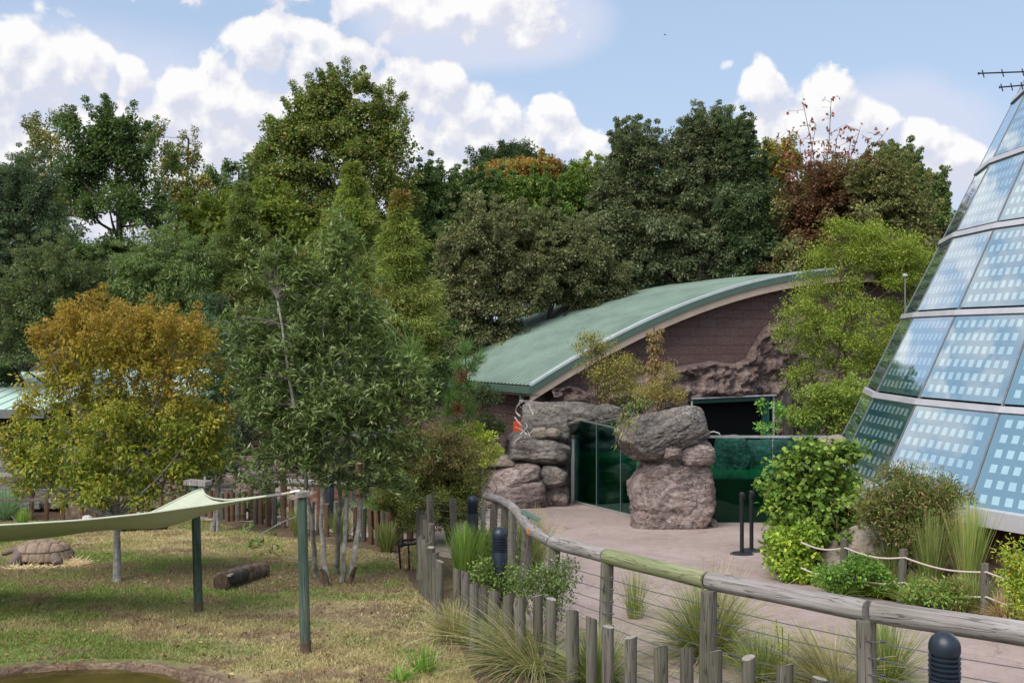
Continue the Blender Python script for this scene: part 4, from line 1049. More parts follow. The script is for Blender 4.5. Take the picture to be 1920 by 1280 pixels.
# ------------------------------------------------------------------ feathery cypresses
def cypress(lab, px, Y, ytop, ybot, half, n=55000, cols=None, tip=None, lean=0):
    t_ = thing('bald_cypress', lab, 'tree', ((px-960)/F*Y, Y, -2.0), 'feathery cypresses'); x = (px-960)/F*Y
    zt = P(0, ytop, Y)[2]; zb = P(0, ybot, Y)[2]; R_ = half/F*Y; mb = MB()
    mb.tube(curve3((x, Y, -2.1), (x+lean, Y, zt-.2), 0, 12, .01), np.linspace(.13, .015, 12), 8)
    NB = 230; LP = []; LD = []; per = n//NB; CK = []
    for k in range(NB):
        f = rng.uniform(0, 1)**.85; z = zb+(zt-zb)*f; a = rng.uniform(0, 6.28); Lb = R_*1.25*(1-f)**1.05*rng.uniform(.55, 1.15)+.10
        if f < .12: Lb *= .85
        st_ = np.array([x+lean*f, Y, z-.12*Lb]); tip_ = st_+np.array([math.cos(a)*Lb, math.sin(a)*Lb, Lb*rng.uniform(.25, .6)])
        p = curve3(st_, tip_, .06, 6, .04); mb.tube(p, np.linspace(.02, .004, 6), 4, caps=False)
        u = rng.uniform(.15, 1.0, per)**.7; i = u*5; i0 = np.minimum(i.astype(int), 4); q = p[i0]+(p[i0+1]-p[i0])*(i-i0)[:, None]
        w = (.20*(1-.5*u))[:, None]*min(1, .3+Lb*.7)
        off = rng.normal(size=(per, 3))*w*np.array([1, 1, .6]); off[:, 2] -= np.abs(rng.normal(size=per))*.07
        LP.append(q+off); d = off*1.5+np.array([math.cos(a), math.sin(a), .2])*.15; d[:, 2] -= .06; LD.append(d); CK.append(np.full(per, rng.uniform(.78, 1.25)))
    LP = np.concatenate(LP); LD = unit(np.concatenate(LD))+rng.normal(size=(len(LP), 3))*.25; CK = np.concatenate(CK)[:, None]
    mb.build('trunk', M['bark_brown'], t_, 60)
    V, Q = leaf_cards(LP, LD, rng.uniform(.07, .15, len(LP)), .022, .3, 0)
    c = pal(cols or [(.095,.125,.03),(.13,.16,.04),(.07,.10,.028)], [2,2,1], len(LP))*CK
    if tip is not None:
        m_ = smooth(zt-.9, zt+.2, LP[:, 2])[:, None]*.8; c = c*(1-m_)+np.array(tip)*m_
    h = smooth(.64, .74, fbm(LP*.9+px, 3))[:, None]*.5; c = c*(1-h)+np.array([.24, .15, .05])*h
    mesh_np('crown', V, Q, M['leaf'], t_, False, np.repeat(np.clip(c, 0, 1), 4, 0))
cypress('broad feathery cypress above the orange tree and left of the magnolia', 455, 29, 345, 700, 105, 70000, [(.07,.095,.03),(.095,.125,.035),(.05,.075,.025)])
cypress('tall feathery cypress with bright yellowish pointed top in front of the tallest tree', 662, 27, 305, 690, 108, 70000, tip=(.19,.21,.045))
cypress('feathery cypress with an orange brown tip next to the roof', 752, 26, 358, 700, 88, 60000, tip=(.26,.15,.04))
cypress('small feathery cypress low behind the magnolia crown', 590, 30, 440, 720, 80, 36000, [(.10,.12,.03),(.07,.095,.03),(.06,.085,.03)])

# ------------------------------------------------------------------ yellow green tree and shrubs by the door
def shrub(name, lab, cat, base, lobes, Y, cols, wts, ncl, per, cr, L, Wd, bark='bark_brown', tr=.04, stems=5, mat='leaf', droop=.1, shell=.5, colfn=None, up=.6, group=None, dep=1.0, outward=.9, clump_j=.16, twig=.6, ntw=None, flat=.75, holes=.28, nsh=0):
    t_ = thing(name, lab, cat, base, group); lb = lobes_px(lobes, Y, dep); cl, _, _ = sample_lobes(lb, ncl, shell, holes); base = np.array(base, float)
    if nsh: cl = np.concatenate([cl, shoots(lb, nsh, .5)])
    cl = cl[cl[:, 2] > H(cl[:, 0], cl[:, 1])+.08]
    top = cl[np.argmax(cl[:, 2])]*.5+cl.mean(0)*.5
    for k in range(stems):
        sub = cl[k::stems]; ctr = sub[np.argmax(sub[:, 2])]
        limbs(base+np.array([rng.uniform(-.12, .12), rng.uniform(-.12, .12), 0])*(stems > 1), tr, top*.4+ctr*.6, sub, 4, bark, t_, ntw=ntw, twig=twig, name='stem' if stems > 1 else 'trunk')
    crown(cl, per, cr, L, Wd, cols, wts, t_, name='foliage' if cat != 'tree' else 'crown', mat=mat, droop=droop, colfn=colfn, up=up, outward=outward, clump_j=clump_j, flat=flat)
    return t_
b = (8.0, 23.5, -1.8)
shrub('yellow_green_tree', 'bright yellow green feathery tree between the brown wall and the glass dome', 'tree', b,
    [(1590,470,48,42),(1565,515,42,42),(1660,490,60,40),(1700,530,45,50),(1560,590,80,60),(1690,590,55,60),(1520,650,55,50),(1600,670,80,50),(1660,670,50,60),(1500,610,32,36),(1500,700,45,30),(1640,740,50,50),(1580,640,90,60),(1690,650,50,50),(1490,640,30,30)], 23.5, [(.10,.135,.022),(.135,.165,.028),(.165,.185,.036),(.07,.105,.022)], [3,3,1,2], 520, 70, .30, .06, .032, tr=.05, stems=3, droop=.05, dep=.8, twig=.5, holes=.42, nsh=110, flat=.38)
shrub('leafy_shrub', 'round mid green shrub right of the dead trunk behind the tank', 'shrub', (6.4, 21.7, -1.6), [(1550,770,62,42),(1600,790,45,45),(1510,790,30,30),(1590,735,50,30)], 21.7, [(.10,.14,.03),(.14,.18,.04),(.06,.09,.02)], [2,2,1], 150, 170, .18, .07, .035)
shrub('doorway_sapling', 'thin green sapling growing in front of the dark doorway', 'plant', (5.9, 24.6, -1.8), [(1430,770,14,24),(1442,800,18,18),(1462,760,12,30),(1425,750,8,10)], 24.6, [(.08,.17,.04),(.12,.22,.05)], [1,1], 26, 16, .12, .13, .06, stems=2, tr=.012)
# bush and dead vines above the tank rocks
shrub('roof_side_bush', 'straggly yellow olive bush growing on the rocks in front of the eave', 'shrub', (2.2, 25.6, -.3), [(1120,660,40,42),(1145,700,55,40),(1105,640,24,26),(1160,735,40,25),(1185,690,32,30),(1085,655,18,20)], 25.6, [(.14,.13,.035),(.10,.10,.03),(.20,.17,.05),(.08,.09,.03)], [2,2,1,1], 260, 24, .22, .06, .036, stems=9, tr=.018, twig=.9, dep=.7)
dv = shrub('dry_brush', 'dry brown brush sprouting from the top of the boulder pillar', 'shrub', (*P(1235, 775, 20.2)[:2], P(1235, 775, 20.2)[2]), [(1235,735,30,26),(1270,745,22,18),(1215,740,25,20),(1255,700,18,20)], 20.2, [(.16,.13,.05),(.11,.11,.04),(.2,.15,.07)], [2,2,1], 150, 26, .13, .06, .018, stems=10, tr=.01, twig=.9, dep=.8)
vn = thing('dead_vine_column', 'brown dead vine hanging on a thin pole in front of the block wall', 'vine', P(1228, 760, 23)); mb = MB()
mb.tube(curve3(P(1232, 765, 23), P(1226, 612, 23), 0, 8, .01), .02, 5); mb.build('pole', M['bark_brown'], vn)
cl, _, _ = sample_lobes(lobes_px([(1228, 625, 10, 16), (1230, 650, 13, 22), (1228, 685, 15, 26), (1235, 725, 20, 26)], 23), 90, .6)
crown(cl, 36, .11, .085, .035, [(.12,.08,.045),(.17,.12,.06),(.08,.06,.035),(.15,.14,.05)], [2,2,2,1], vn, 'dry_leaves', droop=1.2)
hv = thing('trailing_vine', 'green trailing vine drooping over the left side of the pillar boulder', 'vine', P(1195, 770, 19.3)); mb = MB(); LP = []; LD = []
for k in range(9):
    a = P(1190+rng.uniform(-8, 45), 762+rng.uniform(-6, 6), 19.6); e = P(1150+k*4+rng.uniform(-5, 5), 800+rng.uniform(-10, 45), 19.0); p = curve3(a, e, .35, 9, .03)
    mb.tube(p, .006, 4, caps=False); 
    for q in range(34): i = rng.uniform(1, 8); i0 = int(i); LP.append(p[i0]+(p[min(i0+1, 8)]-p[i0])*(i-i0)+rng.normal(size=3)*.025); LD.append(rng.normal(size=3)*.5+np.array([0, 0, -1]))
mb.build('stem', M['bark_brown'], hv); V, Q = leaf_cards(np.array(LP), np.array(LD), .10, .035)
mesh_np('leaves', V, Q, M['leaf'], hv, False, np.repeat(pal([(.08,.11,.03),(.14,.14,.05),(.05,.08,.03)], [2,1,1], len(LP)), 4, 0))
# pale dead branches on the left rocks
db = thing('driftwood_branch', 'bare pale curling branches lying on top of the stacked boulders', 'branch', P(985, 815, 23.7)); mb = MB()
for pts in ([(985,820),(978,800),(968,783)], [(975,815),(990,800),(984,790),(975,778)], [(990,818),(999,806),(1010,812)], [(985,812),(972,822),(962,830)], [(1000,778),(990,755),(975,748),(972,760),(985,770)], [(975,780),(966,772),(970,758),(985,750),(1003,753)], [(988,815),(980,806),(966,800)], [(965,782),(975,795),(990,808),(994,820)]):
    pp3 = np.array([P(a, b_, 23.7-.15*math.sin(a)) for a, b_ in pts]); tq = np.linspace(0, len(pts)-1, 12); pi = np.array([np.interp(tq, np.arange(len(pts)), pp3[:, j]) for j in range(3)]).T
    pi[1:-1] = (pi[:-2]+pi[1:-1]*2+pi[2:])/4; mb.tube(pi, np.linspace(.020, .007, 12), 5)
mb.build('branch', M['bark_pale'], db, 60)
hb = thing('pale_looped_branch', 'small pale looped branch on the ledge right of the pillar top', 'branch', P(1335, 812, 20.6))
MB().tube([P(a, b_, 20.6) for a, b_ in [(1325, 812), (1338, 809), (1348, 812), (1352, 822)]], .02, 6).build('branch', M['bark_pale'], hb, 60)

# ------------------------------------------------------------------ orange tree, magnolias
g0 = G(220, 1090)
def orange(p, c, k):
    zt = (p[:, 2]-g0[2]-1.0)/2.9; n_ = fbm(p*1.3+5, 3); f = smooth(.30, .85, zt+(n_-.5)*.9)[:, None]
    edge = smooth(.9, 1.7, np.hypot(p[:, 0]-g0[0], p[:, 1]-g0[1]))[:, None]; f = np.clip(f*.75+edge*.3*smooth(.1,.4,zt)[:, None], 0, 1)
    w = rng.uniform(0, 1, (len(p), 1)); warm = np.where(w < .5, np.array([[.46, .27, .05]]), np.where(w < .8, np.array([[.52, .23, .06]]), np.array([[.40, .32, .05]])))
    return c*(1-f)+warm*f*rng.uniform(.7, 1.15, (len(p), 1))
def scr(lobes, d): return lobes
ot = thing('orange_leaved_tree', 'small round tree with orange upper leaves and slim grey trunk on the lawn', 'tree', g0)
cl, _, _ = sample_lobes(lobes_px([(215,650,70,50),(400,850,40,50),(30,860,40,45),(215,800,150,110),(105,710,60,80),(330,700,75,90),(215,680,110,90),(40,825,55,60),(370,820,55,80),(110,860,90,60),(300,870,100,60),(215,910,110,45),(270,620,30,40),(130,630,35,40),(370,640,30,40),(400,780,30,30),(95,640,25,40),(330,610,25,40),(170,900,90,40),(260,920,70,35),(60,900,60,35),(350,880,60,40)], g0[1], .9), 760, .6, .32)
limbs(g0, .062, P(222, 800, g0[1]), cl, 26, 'bark_grey', ot, fork=.45, twig=.7, wob=.004)
lbo = lobes_px([(215,650,100,70),(110,660,60,60),(320,670,70,70),(390,740,40,60)], g0[1], .9)
e = np.concatenate([shoots(lbo, 70, .42, 4), shoots(lobes_px([(215,800,190,110)], g0[1], .9), 40, .25, 3)]); e_n = len(cl); cl = np.concatenate([cl, e]); cs = np.concatenate([np.ones(e_n), np.full(len(e), .5)])
crown(cl, 42, .16*cs, .080, .036, [(.08,.115,.02),(.12,.145,.022),(.17,.16,.028),(.05,.08,.015)], [2,3,3,1], ot, droop=.35, colfn=orange, mat='leaf', clump_j=.2)
def whorls(cl, per, L, Wd, cols, wts, parent, name='crown', mat='leaf_gloss', upb=.45, n_leaf=9):
    """lance shaped leaves in rosettes at twig ends"""
    K = len(cl)*per; k = np.repeat(np.arange(len(cl)), per); ctr = cl[k]+rng.normal(size=(K, 3))*np.array([.11, .11, .09]); ax = unit(rng.normal(size=(K, 3))*.8+np.array([0, 0, 1.1]))
    kk = np.repeat(np.arange(K), n_leaf); n = len(kk); s_ = unit(np.cross(ax[kk], rng.normal(size=(n, 3)))); D = s_+ax[kk]*rng.uniform(-.25, 1.1, n)[:, None]
    pts = ctr[kk]-ax[kk]*rng.uniform(0, .09, n)[:, None]; V, Q = leaf_cards(pts, D, L*rng.uniform(.6, 1.2, n), Wd*rng.uniform(.8, 1.2, n), .8, .2)
    c = pal(cols, wts, n, .2)*rng.uniform(.82, 1.18, (K, 1))[kk]
    return mesh_np(name, V, Q, M[mat], parent, False, np.repeat(np.clip(c, 0, 1), 4, 0))
g1 = G(612, 1098); mg = thing('magnolia_tree', 'multi trunked pale barked tree with narrow glossy leaves in the lawn', 'tree', g1)
MAGC = [(.06,.088,.030),(.08,.115,.042),(.04,.062,.022),(.11,.14,.065),(.15,.18,.12)]
mgl = [(640,405,10,28),(640,440,22,30),(655,480,40,35),(615,500,35,30),(535,480,30,28),(500,490,28,25),(560,520,60,35),(650,560,80,50),(560,590,70,50),(480,620,50,40),(690,620,60,50),(600,660,100,60),(500,690,70,50),(740,690,60,50),(640,740,110,50),(520,770,80,45),(760,740,50,45),(700,790,60,40),(480,740,50,45),(560,830,60,35),(790,760,30,30),(620,800,60,40),(450,600,25,25),(500,860,50,30),(700,850,55,32),(765,835,35,25),(740,905,45,22),(590,870,70,30),(500,905,40,22),(660,900,50,22),(790,700,35,30),(460,660,30,30),(710,590,30,30)]
cl, _, _ = sample_lobes(lobes_px(mgl, g1[1], .9), 800, .65, .2)
mgt = []
for (bx, by, mx, my, tx, ty) in [(612,1098,600,900,610,560),(640,1092,655,880,650,430),(597,1085,570,880,520,560),(655,1095,690,850,720,640),(630,1075,640,850,580,600)]:
    a, m1, e = G(bx, by), P(mx, my, g1[1]+.2*(bx-620)/30), P(tx, ty, g1[1]+.4*(bx-620)/40)
    p = np.array([(1-q)**2*a+2*q*(1-q)*(m1*1.5-a*.25-e*.25)+q*q*e for q in np.linspace(0, 1, 14)]); p += rng.normal(size=p.shape)*.012
    MB().tube(p-np.array([0, 0, .03]), np.linspace(.040, .012, 14), 9, wob=.08, seed=bx).build('trunk', M['bark_grey'], mg, 60); mgt.append(p)
allp = np.concatenate(mgt); mb = MB()
for c in cl[:260]:
    d = np.linalg.norm(allp-c, axis=1)+1.5*np.maximum(allp[:, 2]-c[2], 0); j = int(np.argmin(d)); mb.tube(curve3(allp[j], c, .03, 5, .05), np.linspace(.014, .004, 5), 4, caps=False)
mb.build('twigs', M['bark_twig'], mg, 60)
for px_, py_ in [(640,398),(643,412),(638,428),(646,440),(640,455),(630,470),(655,470),(640,485),(500,480),(490,495),(545,470),(525,488)]: cl = np.concatenate([cl, [P(px_, py_, g1[1]+rng.uniform(-.1, .1))]])
whorls(cl, 5, .105, .026, MAGC, [3,3,2,1,.25], mg, n_leaf=8)
for (bx, by, tx, ty) in [(612,1098,600,1065),(655,1095,668,1060),(603,1092,612,1070)]:
    a = G(bx, by); MB().tube(curve3(a-np.array([0, 0, .04]), P(tx, ty, a[1]-.1), .1, 5), np.linspace(.05, .02, 5), 8, wob=.1, seed=tx).build('broken_stub', M['bark_brown'], mg, 50)
# low stray sprigs of the magnolia
sp_ = thing('magnolia_sprig', 'low leafy sprig hanging over the lawn left of the front green post', 'plant', G(490, 1035)); pts = np.array([P(px, py, 12.5) for px, py in [(482,975),(490,1005),(478,1020),(500,1015),(495,1030)]])
MB().tube([P(565, 965, 12.9), P(530, 978, 12.7), P(490, 1000, 12.5), P(485, 1030, 12.5)], [.01, .008, .006, .004], 5).build('twig', M['bark_grey'], sp_); whorls(pts, 2, .11, .028, [(.06,.10,.03),(.085,.12,.035)], [1,1], sp_, 'leaves')
mid = G(403, 997); m2 = thing('magnolia_tree', 'dark leaved twin trunk tree behind the rear shade sail post', 'tree', mid)
cl, _, _ = sample_lobes(lobes_px([(410,640,35,50),(400,700,50,50),(415,760,55,50),(400,830,50,45),(430,870,55,35),(380,760,35,50),(370,880,40,30),(440,700,30,50)], mid[1], .9), 240, .6)
limbs(G(396, 997), .05, P(405, 640, mid[1]), cl, 8, 'bark_grey', m2, twig=.6); limbs(G(409, 997), .04, P(420, 680, mid[1]), cl[::2], 5, 'bark_grey', m2, twig=.5)
whorls(cl, 4, .13, .034, [(.03,.055,.028),(.045,.075,.04),(.07,.10,.06)], [3,2,1], m2, n_leaf=8)
shrub('understory_tree', 'dark bluish green dense tree behind the twin trunk tree', 'tree', (-7.4, 25, -1.4), [(440,650,50,60),(470,740,60,70),(400,620,40,50),(520,700,70,80),(560,620,60,70),(430,800,60,60),(640,700,80,70),(560,800,70,60),(700,640,50,60),(600,850,60,40)], 25, [(.028,.045,.028),(.04,.062,.038),(.065,.09,.055)], [3,3,1], 420, 130, .3, .10, .04, tr=.07, stems=3)
shrub('understory_tree', 'soft green tree behind the pine left of the eave', 'tree', (-3.6, 27, -2.0), [(730,640,60,60),(800,640,50,50),(700,720,60,60),(790,720,60,60),(830,700,30,60),(760,790,60,50)], 27, [(.055,.09,.032),(.08,.12,.045),(.035,.06,.025)], [3,2,2], 330, 130, .28, .09, .03, tr=.07, stems=3)
shrub('understory_tree', 'dark tree above the left fence behind the orange leaved tree', 'tree', (-12.5, 27.5, -1.3), [(60,800,90,60),(150,830,90,50),(240,820,90,50),(330,830,60,60),(20,860,60,40),(0,700,40,60)], 28.5, [(.018,.03,.015),(.03,.045,.022)], [1,1], 240, 100, .36, .13, .06, tr=.07, stems=3)

# ------------------------------------------------------------------ pines with long needles
def pine(lab, base, tufts, Y, n_need=130, Ln=.30):
    t_ = thing('long_needle_pine', lab, 'tree', base, 'young long needled pines'); base = np.array(base, float); top = P(*tufts[0][:2], Y)
    tr_ = curve3(base-np.array([0, 0, .1]), top, 0, 10, .02); mb = MB().tube(tr_, np.linspace(.055, .012, 10), 8); A = []; D = []; CC = []
    for (px, py, s, brown) in tufts:
        c = P(px, py, Y+rng.uniform(-.3, .3)); j = int(np.argmin(np.linalg.norm(tr_-c, axis=1)+2*np.maximum(tr_[:, 2]-c[2], 0))); br_ = curve3(tr_[j], c, .05, 5, .03); mb.tube(br_, np.linspace(.02, .010, 5), 5)
        ax = unit(br_[-1]-br_[-2]+np.array([0, 0, .25])); n = n_need; L_ = rng.uniform(-.22, .02, n)*s
        A.append(c+ax*L_[:, None]); d = unit(rng.normal(size=(n, 3)))*.9+ax*.75; d[:, 2] -= .1; D.append(d*s)
        CC.append(pal([(.12,.06,.03)] if brown else [(.04,.085,.025),(.06,.11,.032),(.085,.12,.04)], [1] if brown else [2,2,1], n))
    A = np.concatenate(A); D = np.concatenate(D); CC = np.concatenate(CC); mb.build('trunk', M['bark_brown'], t_, 60)
    V, Q = leaf_cards(A, D, Ln*np.linalg.norm(D, axis=1), .013, .2, 0); mesh_np('needles', V, Q, M['leaf'], t_, False, np.repeat(CC, 4, 0))
pine('young pine with long green and brown needles beside the roof eave', (*G(866, 935)[:2], -1.6), [(872,655,.9,0),(898,672,.8,0),(860,685,.9,0),(885,690,.8,0),(866,705,.8,1),(858,725,.9,0),(880,722,.8,0),(845,745,.9,0),(872,748,.9,0),(858,765,.8,1),(840,772,.9,0),(880,770,.9,0),(862,795,.9,0),(835,800,.7,0)], 20.4)
pine('young pine with bright upright needle tufts behind the magnolia', (*G(770, 965)[:2], -1.6), [(772,655,1.1,0),(770,690,1.2,0),(755,700,1,0),(790,700,1,0),(725,640,1.,0),(712,590,.9,0),(735,665,1,0),(775,730,1,0)], 19.6, 150, .34)

# ------------------------------------------------------------------ bushes along the path
shrub('conical_bush', 'wide olive brown fine leaved bush left of the stacked boulders', 'bush', G(848, 1012), [(800,865,108,48),(800,825,70,30),(855,895,62,50),(750,890,58,48),(800,930,85,45),(850,940,50,45),(760,840,40,30),(800,955,85,36),(865,955,50,34),(740,935,45,36)], 17.2,
    [(.06,.075,.02),(.09,.085,.025),(.04,.06,.015)], [2,1,2], 640, 130, .16, .045, .022, stems=5, tr=.05, holes=.15,
    colfn=lambda p, c, k: c*(1-smooth(-.35, .25, p[:, 2])[:, None])+np.array([.20, .17, .065])*smooth(-.35, .25, p[:, 2])[:, None]*rng.uniform(.6, 1.3, (len(p), 1)))
shrub('glossy_bush', 'small bright yellow green bush in front of the side wall', 'bush', G(885, 935), [(870,820,28,22),(905,815,22,24),(925,845,18,18),(885,850,40,22),(845,840,20,20)], 20.6, [(.16,.22,.03),(.22,.28,.05),(.09,.14,.02)], [2,2,1], 80, 90, .13, .07, .032, stems=4, tr=.02, mat='leaf_gloss', droop=-.4)
shrub('dark_bush', 'dark bush against the side wall under the eave', 'bush', G(930, 925), [(905,770,25,45),(880,810,30,40),(930,800,14,30)], 24, [(.018,.03,.012),(.03,.045,.018)], [1,1], 60, 90, .2, .08, .035, stems=3, tr=.02)  # leaves in very dark greens
shrub('large_leaf_bush', 'big round leaved green bush right of the barrier posts', 'bush', G(1545, 1085), [(1530,870,60,40),(1480,920,48,50),(1570,900,50,55),(1530,960,85,55),(1500,1020,60,45),(1580,990,40,50),(1470,960,32,30),(1500,1060,45,25),(1560,850,40,22)], 14.0,
    [(.06,.11,.022),(.10,.15,.03),(.15,.20,.035),(.035,.06,.015)], [3,3,1,2], 420, 34, .18, .085, .08, stems=6, tr=.025, mat='leaf', droop=.5, up=.9)
shrub('creeping_vine_bush', 'bright lime leaves spilling onto the path edge under the large leaf bush', 'bush', G(1500, 1085), [(1475,1030,28,40),(1500,1065,45,25),(1540,1075,40,18),(1505,1010,25,30)], 13.3, [(.14,.22,.03),(.20,.28,.04),(.08,.13,.02)], [2,1,2], 90, 40, .14, .07, .055, stems=4, tr=.012, droop=.3)
shrub('bronze_tipped_shrub', 'brownish green long leaved shrub in front of the lowest dome panes', 'shrub', G(1700, 1085), [(1700,915,60,38),(1660,960,50,45),(1730,950,60,40),(1770,925,45,32),(1690,1000,55,40),(1640,930,25,25),(1740,990,50,40),(1720,1040,40,30)], 12.6,
    [(.07,.095,.028),(.11,.11,.04),(.045,.065,.02),(.17,.10,.06)], [3,2,2,1], 430, 44, .14, .07, .02, stems=6, tr=.02, mat='leaf', droop=-.3)
shrub('yellow_flowered_shrub', 'lime green shrub with a few yellow flowers at the right edge', 'shrub', G(1905, 1195), [(1905,1040,26,30),(1915,1090,35,35),(1900,1140,25,30),(1940,1120,40,60)], 9.6, [(.14,.2,.03),(.2,.26,.04),(.09,.13,.02)], [2,2,1], 110, 30, .10, .055, .018, stems=4, tr=.012,
    colfn=lambda p, c, k: np.where(rng.uniform(0, 1, (len(p), 1)) < .02, np.array([[.85, .5, .02]]), c))
shrub('herb_clump', 'small leaved green herb with tiny purple flowers between the fences', 'plant', G(1035, 1160), [(1010,1085,30,28),(1050,1090,30,30),(1035,1120,45,28),(980,1100,25,25),(1065,1060,16,22)], 9.4, [(.075,.11,.04),(.10,.13,.05),(.05,.08,.025)], [2,1,2], 110, 28, .10, .036, .018, stems=5, tr=.006,
    colfn=lambda p, c, k: np.where(rng.uniform(0, 1, (len(p), 1)) < .03, np.array([[.32, .18, .42]]), c))
shrub('herb_clump', 'low fresh green weed patch beside the middle bollard', 'plant', G(915, 1150), [(925,1090,35,22),(905,1070,28,22),(960,1080,25,22),(950,1110,40,20)], 10.4, [(.08,.12,.035),(.11,.15,.045),(.06,.09,.025)], [2,1,2], 90, 26, .11, .045, .024, stems=4, tr=.006)
shrub('low_green_plant', 'leafy green ground plant at the foot of the large tan boulder', 'plant', G(1600, 1105), [(1590,1070,45,22),(1625,1060,30,22),(1660,1085,40,18),(1560,1085,25,14)], 12.1, [(.07,.14,.03),(.11,.19,.04),(.05,.09,.02)], [2,1,2], 90, 40, .10, .05, .028, stems=4, tr=.006)
shrub('low_green_plant', 'green bushy weed between the right rope posts', 'plant', G(1780, 1150), [(1760,1110,50,24),(1800,1120,40,22),(1720,1110,25,20),(1860,1130,30,22)], 11.3, [(.07,.13,.03),(.11,.16,.035),(.12,.10,.04)], [2,1,1], 100, 40, .10, .05, .022, stems=4, tr=.006)

# ------------------------------------------------------------------ grasses
def grass_clump(name, lab, base, n, Lh, spread, cols, wts, w=.006, droop=.5, cat='ornamental grass', lean=(0, 0), group=None, r0=.08, seg=5, tips=None):
    base = np.array(base, float)
    t_ = None; a = rng.uniform(0, 6.28, n); rr = rng.uniform(0, 1, n)**.5*r0; b0 = base+np.stack([np.cos(a)*rr, np.sin(a)*rr, a*0], 1)
    L = Lh*rng.uniform(.5, 1.15, n); tl = np.abs(rng.normal(size=n))*spread; az_ = a+rng.normal(size=n)*.5
    H_ = np.stack([np.cos(az_)*tl+lean[0], np.sin(az_)*tl+lean[1], np.ones(n)], 1); H_ = unit(H_); S = unit(np.stack([-np.sin(az_), np.cos(az_), az_*0], 1)+rng.normal(size=(n, 3))*.3)
    Vs = []
    for i in range(seg+1):
        f = i/seg; p = b0+H_*(L*f)[:, None]+np.stack([H_[:, 0], H_[:, 1], H_[:, 2]*0], 1)*(droop*L*f*f)[:, None]; p[:, 2] -= droop*.45*L*f**2.4*(.3+tl*1.4)
        ww = w*(1-f)**.7*.5+.0012; Vs += [p-S*ww, p+S*ww]
    V = np.stack(Vs, 1).reshape(-1, 3); m_ = 2*(seg+1); Q = []
    bs = np.arange(n)*m_
    for i in range(seg): Q.append(np.stack([bs+2*i, bs+2*i+1, bs+2*i+3, bs+2*i+2], 1))
    c = pal(cols, wts, n, .25); c = np.repeat(c, m_, 0)
    if tips is not None:
        f = np.tile(np.repeat(np.linspace(0, 1, seg+1), 2), n)[:, None]; c = c*(1-f)+np.array(tips)*f
    o = mesh_np(name, V, np.concatenate(Q), M['grass'], None, False, np.clip(c, 0, 1)); tag(o, lab, cat, group); return o
GG = [(.085,.12,.035),(.115,.145,.045),(.17,.165,.085),(.06,.085,.025)]; GD = [(.15,.135,.08),(.20,.175,.105),(.10,.115,.045),(.24,.21,.14)]; GB_ = [(.10,.165,.04),(.13,.19,.05),(.08,.13,.03)]
gg = 'grass clumps in the planting strip'
